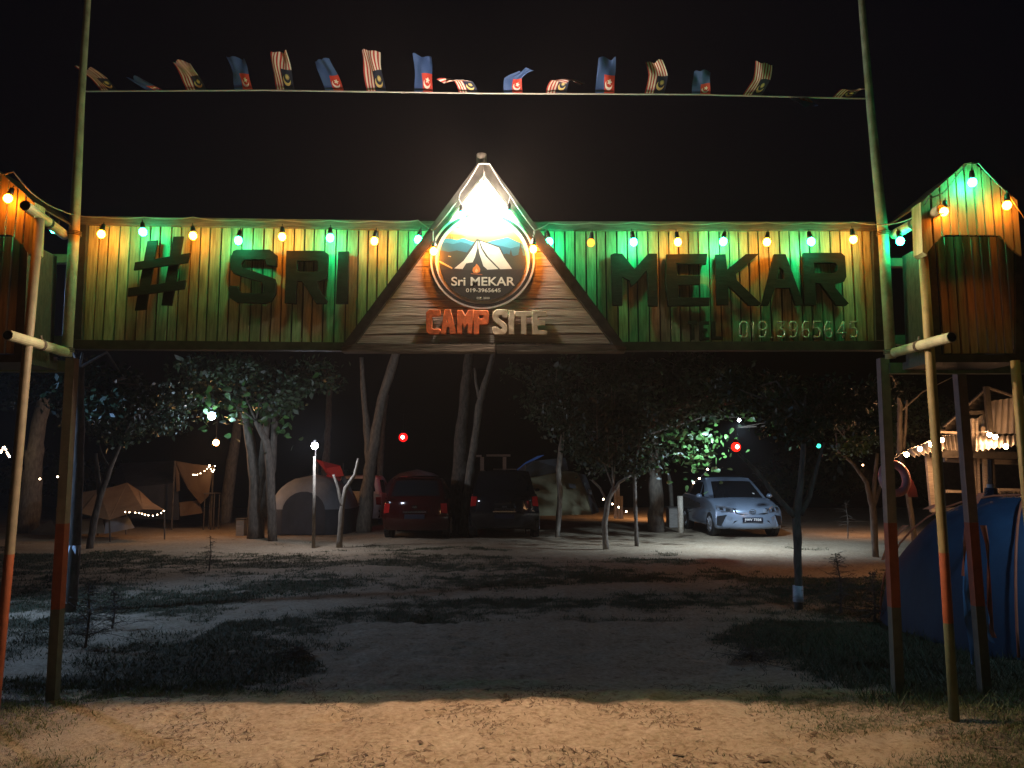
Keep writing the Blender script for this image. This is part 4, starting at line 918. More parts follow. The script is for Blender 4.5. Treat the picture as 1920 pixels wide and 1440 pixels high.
for q in ([(.52, .70), (.60, .73), (.62, .65), (.52, .645)], [(.66, .74), (.74, .74), (.74, .68), (.66, .66)]):
    for q2 in (q, sym(q)): trim('headlight_cell', q2, M['grille'], .022, .004)
trim('lower_grille', [(-.42, .42), (.42, .42), (.56, .22), (.50, .20), (-.50, .20), (-.56, .22)], M['grille'], .014)
fog = [(.60, .56), (.80, .52), (.81, .30), (.72, .28)]
for q in (fog, sym(fog)): trim('fog_recess', q, M['grille'], .014)
cb = [(.48, .50), (.60, .545), (.70, .28), (.80, .25), (.79, .22), (.60, .21)]
for q in (cb, sym(cb)): trim('bumper_blade', q, M['silver'], .026, .03)
trim('number_plate', [(-.25, .38), (.25, .38), (.25, .50), (-.25, .50)], M['plate'], .034, .02)
me = text_mesh('plate_text', 'JWV 7326', -.21, .21, .40, .48, M['white'], offset=.03); o = link('plate_text', me, T, local=True); o.location = (0, -.038, 0)
m = MB(); m.tube([(.075 * math.cos(a), -.03, .645 + .045 * math.sin(a)) for a in np.linspace(0, 2 * math.pi, 17)], .008, 5)
m.tube([(-.03, -.032, .625), (-.01, -.032, .665), (.02, -.032, .63), (.035, -.032, .665)], .008, 5); m.build('emblem', M['chrome'], T, local=True)
m = MB(); m.box((.42, 1.18, 1.055), (.10, .004, .05), R=Matrix.Rotation(rad(-55), 3, 'X')); m.build('windscreen_sticker', M['white'], T, local=True)
hatch_low = [(.14, .20), (.02, .26), (0, .45), (.03, .65), (.25, .80), (.65, .90), (1.05, .95), (1.7, .98), (2.6, 1.0), (3.2, 1.02), (3.55, 1.0), (3.62, .7), (3.62, .4), (3.5, .22)]
hatch_up = [(.95, .92), (1.6, 1.42), (2.1, 1.52), (3.0, 1.49), (3.25, 1.45), (3.55, .98)]
def tail(trim, W, L, zt, plate=True, hi=.62, bars=()):
    tl_ = [(W - .19, hi + .24), (W - .05, hi + .24), (W - .03, hi), (W - .17, hi + .02)]
    for q in (tl_, sym(tl_)): trim('tail_light', q, M['redlens'], .014, .02, True)
    trim('rear_bumper', [(-W * .9, .24), (W * .9, .24), (W * .93, .46), (-W * .93, .46)], M['black'] if W > .85 else M['redpaint'], .03, .05, True)
    trim('number_plate', [(-.24, .50), (.24, .50), (.24, .61), (-.24, .61)], M['plate'], .014, .02, True)
    trim('tailgate_strip', [(-.28, .65), (.28, .65), (.28, .675), (-.28, .675)], M['chrome'], .02, .012, True)
    trim('emblem', [(-.06, .76), (.06, .76), (.05, .80), (-.05, .80)], M['chrome'], .02, .012, True)
    for z in bars: trim('chrome_bar', [(-.25, z), (.25, z), (.25, z + .012), (-.25, z + .012)], M['chrome'], .022, .012, True)
A0 = P(775, 1006, 18.7)
T, trim = make_car((A0.x + .02, 18.7 + 3.6, 0), math.pi, 'dark red hatchback parked rear towards the gate', M['redpaint'], W=.80, L=3.62, lower=hatch_low, upper=hatch_up); tail(trim, .80, 3.62, 1.5)
m = MB(); m.box((0, 3.27, 1.475), (.9, .18, .03)); m.build('roof_spoiler', M['redpaint'], T, local=True)
suv_low = [(.14, .25), (.02, .32), (0, .55), (.03, .80), (.25, .96), (.7, 1.03), (1.1, 1.08), (1.8, 1.1), (2.8, 1.12), (3.8, 1.12), (4.28, 1.1), (4.36, .8), (4.36, .5), (4.25, .28)]
suv_up = [(1.05, 1.04), (1.75, 1.58), (2.2, 1.68), (3.6, 1.66), (3.95, 1.60), (4.28, 1.1)]
A0 = P(937, 1004, 18.9)
T, trim = make_car((A0.x, 18.9 + 4.35, 0), math.pi + rad(1.5), 'black people carrier parked rear towards the gate beside the red car', M['blackpaint'], W=.86, L=4.36, lower=suv_low, upper=suv_up, wheel_r=.34); tail(trim, .86, 4.36, 1.68, hi=.78, bars=(.84, .72, .67))
A0 = P(664, 985, 23.5)
T, trim = make_car((A0.x, 27.1, 0), math.pi, 'white small car mostly hidden behind the leaning grey trunk', M['white'], W=.80, L=3.62, lower=hatch_low, upper=hatch_up); tail(trim, .80, 3.62, 1.5)

# ================================================================== TENTS
def cloth(name, c, c2, rough=.7): return mat(name, c, rough, col2=c2, scale=3.0, bump=1.0, stretch=(1, 1, .5))
def dome(name, cx, cy, rx, ry, h, mt, label, parts=(), nu=36, nv=12, p=2.2, rz=0., fold=.03, cat='tent', poles=None):
    T = empty(name, (cx, cy, 0), label, cat); m = MB()
    for j in range(nv + 1):
        ph = (math.pi / 2) * j / nv
        for i in range(nu):
            th = 2 * math.pi * i / nu; sq = (abs(math.cos(th)) ** p + abs(math.sin(th)) ** p) ** (-1 / p)
            k_ = 1 - fold * abs(math.sin(2 * th)) ** .7 * -1 - fold; rho = math.cos(ph) ** .85 * sq * (1 - fold * (1 + math.cos(4 * th + math.pi)) * math.sin(ph * 2) * .8)
            m.v.append((rho * rx * math.cos(th + rz), rho * ry * math.sin(th + rz), h * math.sin(ph) - .02 + (.02 * math.sin(th * 7 + j) + .03 * fbm(th * 2, j * .4, 1., cx)) * (0 < j < nv)))
    for j in range(nv):
        for i in range(nu): m.f.append((j * nu + i, j * nu + (i + 1) % nu, (j + 1) * nu + (i + 1) % nu, (j + 1) * nu + i)); m.m.append(0)
    m.build('canopy', mt, T, smooth=True, local=True)
    if poles:
        for a in (math.pi / 4, 3 * math.pi / 4):
            pts = []
            for q in np.linspace(-1, 1, 21):
                ph = abs(q) * math.pi / 2; rho = math.sin(ph) ** .85 * 2 ** (.5 - 1 / p) * (1 if q > 0 else -1) * 1.0
                pts.append((rho * rx * math.cos(a + rz) * 1.01, rho * ry * math.sin(a + rz) * 1.01, h * math.cos(ph) + .012))
            mm = MB(); mm.tube(pts, .012, 6); mm.build('pole_sleeve', poles, T, smooth=True, local=True)
    return T
blue = cloth('blue_tent_fabric', (.004, .028, .065), (.008, .05, .10), .7); orange_w = cloth('orange_webbing', (.5, .12, .04), (.6, .18, .08))
bt = dome('dome_tent', 5.32, 8.05, 1.36, 1.35, 1.36, blue, 'large dark blue dome tent with orange trim in the right foreground', p=2.6, poles=orange_w, rz=.1)
def strip(pts, Y, th, mt, parent, name, label=None):
    m = MB(); W_ = [P(x, y, Y + (q[0] if q else 0)) for x, y, *q in pts]; m.prism(W_, (0, th, 0)); return m.build(name, mt, parent, label)
paleb = cloth('pale_blue_lining', (.10, .26, .45), (.2, .38, .6), .5)
def ribbon(pts, wds, Y, mt, parent, name, label=None):
    m = MB(); n = len(pts); vs = []
    for (x, y, *q), w_ in zip(pts, wds):
        for u in (-1, -.3, .4, 1): p_ = P(x + u * w_ / 2, y, Y + (q[0] if q else 0)); p_.y += .03 * math.sin(u * 2.5 + y * .03); vs.append(p_)
    m.add(vs, [(i * 4 + j, i * 4 + j + 1, i * 4 + j + 5, i * 4 + j + 4) for i in range(n - 1) for j in range(3)]); return m.build(name, mt, parent, label, smooth=True)
ribbon([(1812, 1005), (1815, 1060), (1818, 1110), (1823, 1160), (1826, 1200), (1822, 1245)], [10, 26, 30, 24, 14, 3], 6.45, paleb, bt, 'door_flap', 'pale blue flap hanging open')
ribbon([(1840, 1125), (1846, 1160), (1850, 1185), (1862, 1205)], [8, 16, 10, 4], 6.4, paleb, bt, 'door_flap', 'pale blue flap hanging open')
ribbon([(1845, 985), (1852, 1020), (1853, 1080), (1855, 1140), (1858, 1180), (1864, 1195)], [8, 8, 5, 5, 5, 9], 6.42, orange_w, bt, 'webbing_strap')
ribbon([(1812, 990), (1810, 1020), (1807, 1060), (1806, 1080)], [2, 7, 5, 2], 6.40, orange_w, bt, 'webbing_strap')
ribbon([(1655, 1050), (1668, 1020), (1690, 995), (1700, 985)], [10, 10, 11, 10], 7.6, orange_w, bt, 'webbing_strap')
ribbon([(1738, 955), (1752, 948), (1766, 944)], [12, 12, 9], 7.8, orange_w, bt, 'webbing_strap')
ribbon([(1826, 945), (1834, 930), (1840, 924)], [10, 11, 8], 7.5, orange_w, bt, 'webbing_strap')
greyc = cloth('grey_tent_fabric', (.17, .18, .19), (.25, .26, .27)); darkc = cloth('dark_tent_fabric', (.03, .03, .032), (.05, .05, .055))
def banded_tent(px0, px1, ytop, ybase, Y, label, upper=greyc, lower=darkc):
    x0 = P(px0, ybase, Y).x; x1 = P(px1, ybase, Y).x; h = P(960, ytop, Y).z; cx = (x0 + x1) / 2; rx = (x1 - x0) / 2; n = 28
    T = empty('cabin_tent', (cx, Y + 1.2, 0), label, 'tent', 'grey topped tents behind the cars')
    for (za, zb, mt, nm) in ((0, .42, lower, 'lower_wall'), (.42, 1.0, upper, 'roof')):
        m = MB(); nv = 8
        for j in range(nv + 1):
            z = za + (zb - za) * j / nv; k_ = (1 - z ** 3.2) ** .5 if z < .999 else .02
            for i in range(n):
                th = 2 * math.pi * i / n; sq = (abs(math.cos(th)) ** 4 + abs(math.sin(th)) ** 4) ** (-.25)
                m.v.append((k_ * sq * rx * math.cos(th), k_ * sq * 1.2 * math.sin(th), z * h))
        for j in range(nv):
            for i in range(n): m.f.append((j * n + i, j * n + (i + 1) % n, (j + 1) * n + (i + 1) % n, (j + 1) * n + i)); m.m.append(0)
        m.build(nm, mt, T, smooth=True, local=True)
    m = MB(); q = [(.5 * rx * math.cos(a), -1.225, .38 * h + .34 * h * math.sin(a)) for a in np.linspace(0, math.pi, 12)] + [(-.5 * rx, -1.225, .03), (.5 * rx, -1.225, .03)]
    m.prism(q, (0, .01, 0)); m.build('door_panel', darkc, T, local=True)
banded_tent(488, 650, 890, 985, 20.2, 'grey roofed cabin tent between the trunk clump and the red canopy')
banded_tent(702, 842, 880, 978, 24.5, 'pale grey roofed tent rising behind the red hatchback')
olive = cloth('olive_tent_fabric', (.24, .21, .11), (.32, .28, .16))
T = empty('ridge_tent', P(1060, 965, 21.5) * Vector((1, 1, 0)) if False else (P(1060, 965, 21.5).x, 21.5, 0), 'olive green ridge tent right of the black car', 'tent')
def facet(name, pts, mt, parent, label=None, th=.01):
    m = MB(); a = [P(x, y, Y) for x, y, Y in pts]; n = len(a); e = Vector((0, th, 0))
    m.add(a + [p + e for p in a], [tuple(range(n)), tuple(range(2 * n - 1, n - 1, -1))] + [(i, n + i, n + (i + 1) % n, (i + 1) % n) for i in range(n)]); return m.build(name, mt, parent, label)
facet('side_panel', [(985, 968, 21.2), (1110, 965, 21.2), (1102, 930, 21.6), (1083, 887, 22.3), (1075, 884, 22.4), (1000, 880, 22.4), (988, 900, 22)], olive, T)
facet('end_panel', [(1110, 965, 21.2), (1124, 960, 22.6), (1098, 890, 22.8), (1083, 887, 22.3), (1102, 930, 21.6)], darkc, T)
facet('window_patch', [(1066, 906, 21.86), (1079, 908, 21.84), (1080, 916, 21.7), (1068, 914, 21.7)], greyc, T)
facet('window_patch', [(1103, 917, 21.6), (1109, 919, 21.7), (1110, 927, 21.6), (1105, 926, 21.55)], greyc, T)
bl2 = cloth('blue_tarp', (.03, .12, .45), (.05, .2, .6))
T = empty('tarp_awning', (P(990, 965, 20.6).x, 20.6, 0), 'dark awning with a bright blue tip behind the black car', 'awning')
facet('tarp_sheet', [(950, 898, 21), (970, 878, 20.8), (1000, 860, 20.4), (1003, 864, 20.4), (1060, 858, 22), (1066, 882, 22.2), (990, 886, 22), (955, 902, 21)], darkc, T)
facet('tarp_edge', [(955, 893, 20.7), (985, 867, 20.5), (1008, 855, 20.3), (1021, 853, 20.2), (1008, 860, 20.3), (985, 870, 20.5)], bl2, T, 'bright blue pointed tip')
m = MB(); m.tube([P(985, 868, 20.55), P(985, 868, 20.55) * Vector((1, 1, 0))], .018, 6); m.build('pole', M['trunk'], T)
# red canopy
redc = cloth('red_canopy_fabric', (.40, .015, .02), (.5, .03, .03))
T = empty('red_canopy', (P(625, 975, 22).x, 22, 0), 'red and white canopy between the grey tent and the leaning trunk', 'canopy')
facet('roof_sheet', [(592, 861, 21.6), (606, 865, 21.2), (638, 873, 21.4), (645, 892, 21), (625, 896, 21.2), (614, 890, 21.6)], redc, T)
facet('side_drape', [(612, 890, 21.5), (640, 893, 21.3), (628, 940, 21.6), (626, 968, 21.8), (618, 930, 21.7)], redc, T)
facet('white_panel', [(640, 885, 21.3), (655, 905, 21.4), (664, 935, 21.5), (652, 940, 21.6), (640, 915, 21.6)], greyc, T)
for x in (596, 644): m = MB(); m.tube([P(x, 868, 21.5), P(x, 868, 21.5) * Vector((1, 1, 0))], .02, 6); m.build('pole', M['trunk'], T)
# brown fly tarp tent, left
brown = cloth('brown_fly_fabric', (.17, .10, .055), (.23, .15, .085)); cream = cloth('cream_tent_fabric', (.36, .32, .25), (.45, .40, .32))
T = empty('fly_tent', (P(190, 1000, 19).x, 19, 0), 'brown pointed fly sheet pitched over a pale tent at the left', 'tent')
facet('fly_panel', [(140, 925, 20), (185, 918, 20), (172, 968, 18.6), (150, 962, 18.8), (112, 975, 19)], brown, T)
facet('fly_panel', [(185, 918, 20), (215, 912, 20.2), (238, 905, 20.4), (205, 975, 18.2), (172, 968, 18.6)], brown, T)
facet('fly_panel', [(238, 905, 20.4), (262, 920, 20), (285, 942, 19.4), (308, 956, 18.8), (268, 955, 18.6), (205, 975, 18.2)], brown, T)
facet('inner_wall', [(118, 975, 19.2), (192, 972, 18.9), (196, 1000, 18.8), (120, 1003, 19)], cream, T)
facet('inner_wall', [(60, 995, 20), (96, 975, 20), (112, 1003, 19.6), (58, 1003, 20)], cream, T)
facet('inner_wall', [(198, 975, 18.9), (240, 968, 19.4), (252, 990, 19.6), (196, 1001, 18.8)], greyc, T)
for x, y, Y in ((185, 918, 20), (238, 905, 20.4), (205, 975, 18.2), (308, 956, 18.8)): m = MB(); p = P(x, y, Y); m.tube([p, Vector((p.x, p.y + .1, 0))], .018, 6); m.build('pole', M['trunk'], T)
# marquee
T = empty('marquee', (P(290, 985, 23).x, 23, 0), 'large brown marquee with a folded-back lit flap and fairy lights', 'tent')
facet('roof_panel', [(205, 905, 24), (225, 868, 25), (330, 864, 24.5), (334, 905, 22.6), (240, 915, 22.6)], darkc, T)
facet('wall_panel', [(240, 915, 22.6), (334, 905, 22.6), (336, 975, 22.5), (245, 972, 22.6)], darkc, T)
facet('flap', [(328, 864, 22.2), (362, 870, 22), (400, 874, 21.8), (391, 930, 22), (376, 945, 22.2), (352, 915, 22.2), (335, 885, 22.3)], brown, T)
facet('flap', [(328, 864, 22.25), (336, 885, 22.3), (337, 920, 22.4), (331, 922, 22.45)], brown, T)
facet('lower_wall', [(336, 942, 22.6), (372, 938, 22.4), (380, 962, 22.3), (338, 968, 22.4)], brown, T)
for x, y in ((328, 864), (400, 874)): m = MB(); p = P(x, y, 22.1); m.tube([p, Vector((p.x, p.y, 0))], .025, 6); m.build('pole', M['trunk'], T)
# folding table and box beside the marquee
T = empty('camp_table', (P(395, 955, 22).x, 22, 0), 'small camp frame standing beside the marquee flap', 'table')
m = MB(); q = [P(384, 925, 22), P(402, 925, 22)]; m.box(((q[0].x + q[1].x) / 2, 22.2, q[0].z), (q[1].x - q[0].x + .05, .45, .03)); m.build('table_top', M['greybeam'], T)
for x in (384, 402):
    for dy in (.02, .4): p = P(x, 925, 22 + dy * 0); m = MB(); m.tube([(p.x, 22 + dy, p.z), (p.x, 22 + dy, 0)], .014, 5); m.build('leg', M['greybeam'], T)
T = empty('litter_bin', (P(452, 962, 20).x, 20, 0), 'small pale wooden bin next to the trunk clump', 'bin')
m = MB(); p = P(452, 950, 20); m.box((p.x, 20.1, .2), (.20, .25, .42)); m.build('bin_body', M['weather'], T); m = MB(); m.box((p.x, 20.1, .42), (.24, .29, .03)); m.build('lid', M['greybeam'], T)
# pergola, box, bollard
T = empty('pergola', (P(925, 960, 30).x, 30, 0), 'bare timber frame far behind, lit orange, above the black car', 'pergola')
for x in (904, 946): m = MB(); p = P(x, 857, 30); m.bar(Vector((p.x, 30, 0)), p, .14, .14); m.build('post', M['weather'], T)
m = MB(); m.bar(P(912, 854, 29.9), P(957, 854, 29.9), .08, .08); m.build('beam', M['weather'], T)
m = MB(); m.bar(P(893, 855, 29.9), P(903, 855, 29.9), .08, .08); m.build('beam', M['weather'], T)
m = MB(); m.bar(P(925, 880, 30), P(975, 880, 30), .03, .03); m.build('rail', M['weather'], T)
for x in (932, 940): m = MB(); m.bar(P(x, 895, 30), P(x, 880, 30), .07, .05); m.build('slat', M['weather'], T)
m = MB(); p = P(1275, 930, 21); m.tube([(p.x, 21, 0), p], .075, 12); tag(m.build('bollard', M['cream_l'], smooth=True), 'short pale round bollard left of the silver car', 'bollard')
T = empty('wooden_box', (P(1268, 958, 23).x, 23, 0), 'low wooden box behind the pale bollard', 'box'); m = MB(); m.box((P(1270, 958, 23).x, 23.2, .28), (.50, .5, .56)); m.build('box_body', M['weather'], T)
m = MB(); m.box((P(1270, 958, 23).x, 23.2, .575), (.56, .56, .03)); m.build('lid', M['greybeam'], T)
T = empty('timber_posts', (P(1158, 955, 27).x, 27, 0), 'pair of short timber posts lit orange at the sand edge', 'posts')
for x, y in ((1153, 912), (1159, 908), (1165, 930)): m = MB(); p = P(x, y, 27); m.bar(Vector((p.x, 27, 0)), p, .09, .09); m.build('post', M['weather'], T)

# ================================================================== HUT AT THE RIGHT
YH = 13.0
corr = mat('corrugated_sheet', (.36, .33, .30), .55, col2=(.50, .46, .42), scale=3, bump=.2)
hut = empty('beach_hut', (P(1850, 1060, YH).x, YH, 0), 'timber beach hut with corrugated roofs hung with warm bulbs', 'hut')
def corrugated(name, a, b_, c, d, mt, n=18, amp=.03):   # quad a-b (top edge) d-c (bottom edge), ridges run a->d
    m = MB(); a, b_, c, d = [P(*q) for q in (a, b_, c, d)]; nrm = (b_ - a).cross(d - a).normalized(); k = n * 4
    for i in range(k + 1):
        u = i / k; off = nrm * amp * math.sin(u * n * 2 * math.pi)
        m.v += [tuple(a.lerp(b_, u) + off), tuple(d.lerp(c, u) + off), tuple(a.lerp(b_, u) + off + nrm * .006), tuple(d.lerp(c, u) + off + nrm * .006)]
    for i in range(k): j = 4 * i; m.f += [(j, j + 4, j + 5, j + 1), (j + 2, j + 3, j + 7, j + 6)]; m.m += [0, 0]
    return m.build(name, mt, hut, smooth=True)
corrugated('roof_sheet', (1848, 730, 12.6), (1795, 775, 13.2), (1862, 776, 15.5), (1905, 735, 15), M['greybeam'], 10)
corrugated('roof_sheet', (1850, 728, 12.6), (1764, 808, 12.9), (1800, 806, 15), (1880, 738, 15), M['greybeam'], 10)
corrugated('wall_sheet', (1858, 752, 12.9), (1925, 742, 12.9), (1925, 812, 12.8), (1852, 814, 12.8), corr, 6, .03)
corrugated('wall_sheet', (1825, 788, 13.0), (1858, 768, 13.0), (1854, 812, 12.9), (1828, 818, 13.0), corr, 3, .03)
corrugated('awning_sheet', (1830, 818, 12.7), (1925, 816, 12.7), (1925, 832, 11.9), (1830, 845, 11.9), M['white'], 9, .02)
corrugated('awning_sheet', (1700, 846, 12.8), (1765, 818, 12.9), (1772, 842, 12.2), (1712, 856, 12.2), M['white'], 7, .02)
corrugated('awning_sheet', (1765, 818, 12.9), (1805, 815, 12.9), (1808, 845, 12.4), (1770, 846, 12.4), corr, 5, .02)
def hb(name, x0, y0, x1, y1, Y, wd, mt='darkwood'):
    m = MB(); m.bar(P(x0, y0, Y), P(x1, y1, Y), .06, wd * S(y0, Y)); m.build(name, M[mt], hut)
hb('ridge_post', 1849, 725, 1858, 820, 12.5, 9); hb('ridge_post', 1857, 818, 1862, 935, 12.55, 7)
hb('cross_rail', 1745, 851, 1940, 855, 12.3, 13); hb('front_rafter', 1770, 800, 1850, 728, 12.55, 3, 'greybeam'); hb('front_rafter', 1850, 726, 1925, 752, 12.55, 3, 'greybeam')
hb('tie_beam', 1795, 775, 1850, 773, 12.7, 7); hb('eave_rail', 1762, 810, 1805, 812, 12.5, 4, 'weather')
for x, wd, y0 in ((1822, 5, 785), (1830, 4, 790), (1843, 5, 800), (1815, 4, 850)): hb('wall_post', x, y0, x + 5, 935, 12.8, wd, 'weather')
hb('corner_post', 1746, 852, 1756, 960, 12.6, 22, 'weather'); hb('corner_post', 1884 + 36, 860, 1920, 940, 12.2, 8, 'weather')
hb('hand_rail', 1775, 921, 1810, 922, 12.4, 5, 'weather'); hb('hand_rail', 1870, 918, 1925, 919, 12.4, 5, 'weather'); hb('lintel', 1770, 862, 1925, 868, 12.9, 9, 'weather')
for i in range(9): hb('fence_slat', 1868 + i * 7, 922, 1868 + i * 7, 948, 12.5, 4, 'weather')
m = MB(); a = P(1750, 862, 15.2); c = P(1960, 1000, 15.2); m.box(((a.x + c.x) / 2, 15.2, 1.0), (c.x - a.x, .05, 2.0)); m.build('back_wall', M['darkwood'], hut)
hb('counter', 1762, 960, 1935, 960, 13.2, 16, 'weather')
E_W = emis('warm_bulb_glow', (1., .50, .22), 300.)
m = MB(); m.sphere((0, 0, 0), .033, 10, 7, sz=1.1); WB = m.mesh('warm_bulb', E_W, True)
for (x, y, Y, wh) in ((1700, 852, 11.7, 'lowest of the row, nearest the pink ring'), (1725, 842, 11.8, 'second of the row under the awning edge'), (1746, 833, 11.9, 'third of the row, beside the yellow pole'), (1766, 825, 12.0, 'highest of the row, right of the yellow pole'), (1866, 819, 11.8, 'at the top of the white awning'), (1886, 837, 11.5, 'under the right awning'), (1855, 815, 12.2, 'behind the ridge post of the hut')):
    o = bpy.data.objects.new('light_bulb', WB); COL.objects.link(o); o.location = P(x, y, Y); tag(o, 'warm white hut bulb, ' + wh, 'light bulb', 'warm bulbs on the hut')
    s = bpy.data.objects.new('socket', SOCK); COL.objects.link(s); s.parent = o
m = MB(); m.tube([P(1680, 858, 11.7), P(1700, 843, 11.7), P(1725, 834, 11.8), P(1746, 825, 11.9), P(1766, 817, 12.0), P(1855, 808, 12.2)], .006, 5); tag(m.build('bulb_cable', M['wire']), 'cable carrying the warm bulbs along the hut awning', 'cable')
# pink ring
pink = mat('pink_vinyl', (.62, .28, .28), .3, var=.15, scale=3)
ringo = empty('swim_ring', P(1677, 925, 11.6), 'pink inflatable swim ring hanging behind the right column', 'swim ring')
c = P(1677, 897, 11.6); R_ = 27 * S(897, 11.6); m = MB(); m.tube([c + Vector((R_ * .82 * math.cos(a), .04 * math.sin(a), R_ * math.sin(a))) for a in np.linspace(0, 2 * math.pi, 33)], .062, 10, cap=False); m.build('ring', pink, ringo, smooth=True)
m = MB(); m.tube([c + Vector((0, 0, R_ + .05)), P(1682, 850, 11.7)], .005, 5); m.build('cord', M['rope'], ringo)
facetp = ribbon([(1700, 895), (1706, 915), (1712, 932)], [12, 20, 16], 11.7, pink, None, 'towel'); tag(facetp, 'pink cloth hanging beside the swim ring', 'towel')
T = empty('lantern_stand', (P(1858, 950, 9.9).x, 9.9, 0), 'dark blue stand with a white cap and splayed struts above the tent', 'stand')
m = MB(); m.tube([P(1858, 965, 9.9), P(1858, 915, 9.9)], [.10, .07], 10); m.build('canister', blue, T); m = MB(); m.tube([P(1857, 915, 9.9), P(1857, 908, 9.9)], .045, 10); m.build('cap', M['white'], T)
m = MB(); m.tube([P(1857, 908, 9.9), P(1856, 862, 9.9)], .03, 8); m.build('tube', M['chrome'], T)
for dx in (-1, -.6, .6, 1): m = MB(); m.tube([P(1857, 915, 9.9), P(1857 + dx * 22, 932, 9.9 + .1 * dx)], .006, 5); m.build('strut', M['rim'], T)
m = MB(); m.bar(Vector((P(1858, 965, 9.9).x, 9.9, 0)), P(1858, 965, 9.9), .06, .06); m.build('post', M['darkwood'], T)

# ================================================================== LAMPS
def lamp(px, py, Y, col, L, r, label, energy=0, pole=None, housing=True, lcol=None, soft=None, spot=None, core=False):
    p = P(px, py, Y); T = empty('lamp', p, label, 'lamp'); m = MB(); m.sphere((0, 0, 0), r, 10, 7); m.build('globe', emis('lamp_glow', col, L), T, smooth=True, local=True)
    if core: m = MB(); m.sphere((0, -r * .8, 0), r * .42, 8, 6); m.build('core', emis('lamp_core', (1., .25, .2), 40), T, smooth=True, local=True)  # red globe oversized to imitate its halo; core is the bright lamp centre
    m = MB(); m.tube([(0, 0, r * .9), (0, 0, r * 1.6)], [r * .6, r * .4], 8); m.build('cap', M['black'], T, local=True)
    m = MB()
    m.tube([(0, .02, r * 1.5), (0, .10, r * 1.6), (0, .10, -p.z)] if pole else [(0, 0, r * 1.6), (0, .02, r * 1.6 + .5)], .015 if pole else .005, 6); m.build('post' if pole else 'cord', M['darkwood'] if pole else M['black'], T, local=True)
    if energy:
        d = bpy.data.lights.new('lamp_light', 'SPOT' if spot else 'POINT'); d.energy = energy; d.color = lcol or col;
        if spot: d.spot_size = rad(spot[0]); d.spot_blend = .9
        d.shadow_soft_size = r * 1.3 if soft is None else soft
        o = bpy.data.objects.new('lamp_light', d); COL.objects.link(o); o.location = p + (Vector((0, -.28, .06)) if pole else Vector((0, -r * 2.4, -r))); o.rotation_euler = (rad(-spot[1]) if spot else 0, 0, 0)
lamp(397, 780, 17.9, (.55, .75, 1.), 60, .09, 'blue white lamp hidden among the leaves of the left tree', 26, lcol=(.6, .8, 1.))
lamp(405, 830, 20.0, (1., .45, .12), 50, .08, 'orange lamp over the marquee', 80, lcol=(1., .48, .18))
lamp(590, 836, 16.6, (.75, .75, 1.), 60, .075, 'white lamp on top of the stake', 140, pole=True, lcol=(.75, .82, 1.))
lamp(756, 820, 24., (1., .01, .01), 1.6, .14, 'red lamp above the red car', 4, core=True)
lamp(1380, 838, 15.8, (1., .02, .01), 2.2, .10, 'red lamp above the silver car', 12, core=True)
lamp(1535, 836, 21., (.05, .8, .5), 3, .06, 'small green lamp right of the silver car')
# lights whose heads the leaves or the frame hide, one of them added
lamp(1386, 788, 16.3, (.85, .92, 1.), 60, .03, 'white floodlight hidden in the leaves over the silver car', 850, lcol=(.58, .78, 1.), spot=(158, -30))
lamp(1228, 865, 27., (1., .6, .3), 20, .05, 'orange lamp behind the dark crowns at the sand edge', 260, lcol=(1., .50, .22), spot=(150, -28))
lamp(1618, 872, 20., (1., .6, .3), 20, .022, 'small orange lamp added in place of hut light, between the fan-branched tree and the silver car', 100, lcol=(1., .50, .24), spot=(150, -15))  # unseen lamp added to warm the sand; the hut is the source
def offlamp(x, y, z, e, col, label, aim, ang):
    T = empty('street_lamp', (x, y, 0), label, 'street lamp'); m = MB(); m.tube([(0, 0, 0), (0, 0, z)], [.06, .04], 10); m.build('post', M['greybeam'], T, local=True)
    m = MB(); m.box((0, 0, z + .04), (.3, .3, .06)); m.build('lamp_head', M['greybeam'], T, local=True)
    d = bpy.data.lights.new('lamp_light', 'SPOT'); d.energy = e; d.color = col; d.shadow_soft_size = .08; d.spot_size = rad(ang); d.spot_blend = .6; o = bpy.data.objects.new('lamp_light', d); COL.objects.link(o); o.location = (x, y, z - .15); o.rotation_euler = (Vector(aim) - o.location).to_track_quat('-Z', 'Y').to_euler()
offlamp(-6.9, 8.5, 3.3, 900, (.32, .55, 1.), 'cool street lamp beyond the left edge of the photo', (-1.4, 8.0, 0), 128)
offlamp(5.2, 5.9, 2.9, 190, (.38, .64, 1.), 'cool street lamp beyond the right edge of the photo', (4.2, 6.9, .7), 116)
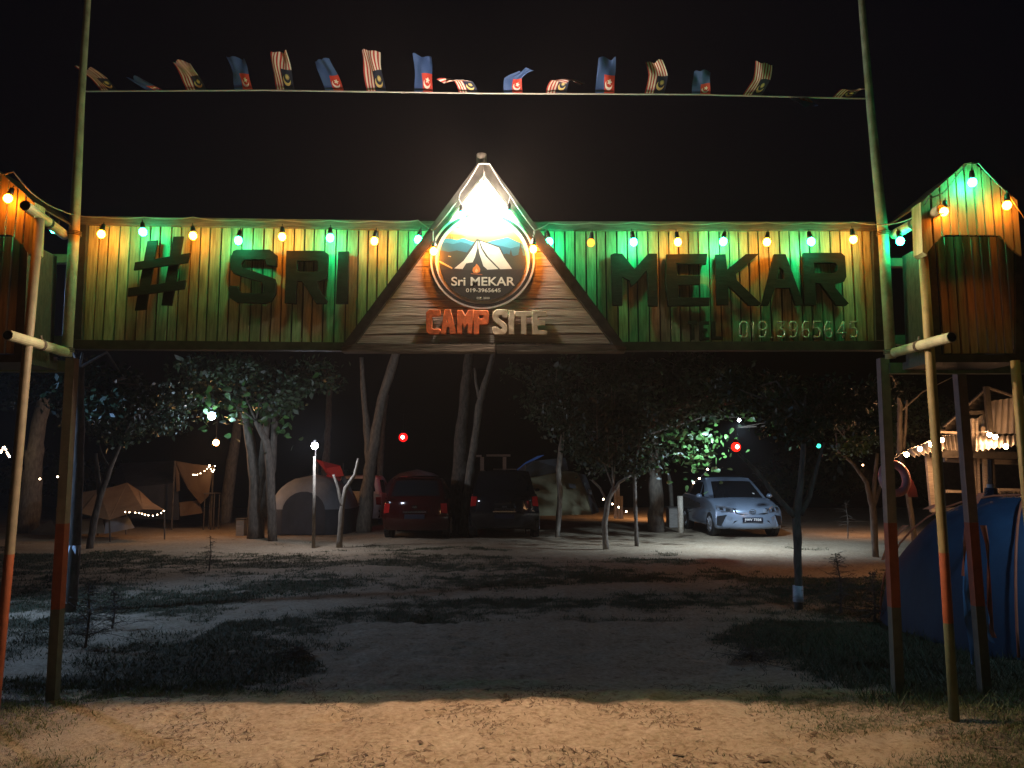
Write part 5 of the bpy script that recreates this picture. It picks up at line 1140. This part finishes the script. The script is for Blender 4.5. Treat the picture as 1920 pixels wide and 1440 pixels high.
hz = bpy.data.materials.new('glow_haze'); hz.use_nodes = True; t = hz.node_tree; t.nodes.remove(t.nodes['Principled BSDF'])  # haze volume added to imitate the lens halo round bright lamps
pv = t.nodes.new('ShaderNodeVolumePrincipled'); pv.inputs['Color'].default_value = (.9, .9, .9, 1); pv.inputs['Density'].default_value = HAZE; pv.inputs['Anisotropy'].default_value = .35
t.links.new(pv.outputs[0], t.nodes['Material Output'].inputs['Volume'])
m = MB(); m.box((0, 15, 3.75), (90, 60, 10.5)); tag(m.build('haze', hz), 'thin haze box added to imitate lens glow round the lamps', 'haze', kind='stuff')
# fairy lights
E_F = emis('fairy_glow', (1., .72, .45), 30.)
def fairy(pts, Y, label, n=18, r=.013):
    W_ = [P(x, y, Y) for x, y in pts]; T = empty('fairy_lights', W_[0], label, 'fairy lights'); cm = catmull([tuple(q) for q in W_], 8)
    m = MB(); m.tube(cm, .004, 4); m.build('cable', M['black'], T); m = MB()
    for i in range(n): m.sphere(cm[int(i * (len(cm) - 1) / (n - 1))], r, 5, 4)
    o = m.build('bulb_row', E_F, T); o['kind'] = 'stuff'
fairy([(362, 890), (370, 890), (382, 884), (391, 876), (393, 872), (396, 882), (400, 884), (403, 874)], 21.6, 'warm fairy lights draped on the marquee flap', 14)
fairy([(235, 960), (252, 961), (263, 962), (272, 965), (285, 967), (298, 964), (307, 958)], 18.0, 'white fairy lights hanging from the tip of the brown fly sheet', 11)
fairy([(1131, 936), (1148, 945), (1160, 951), (1174, 959)], 18.0, 'sparse fairy lights by the small crooked tree', 4, .02)
fairy([(1300, 905), (1311, 897), (1327, 880)], 17.0, 'three small lights left of the silver car roof', 3, .022)
fairy([(75, 898), (108, 894), (123, 911), (128, 917)], 18.0, 'sparse small lights behind the left column', 4, .02)
fairy([(2, 848), (8, 838), (14, 850), (18, 856)], 20.0, 'cluster of tiny lights at the left edge', 9, .022)
for o in bpy.data.objects:
    if o.name.split('.')[0] in ('light_bulb',) and 'kind' in o: del o['kind']
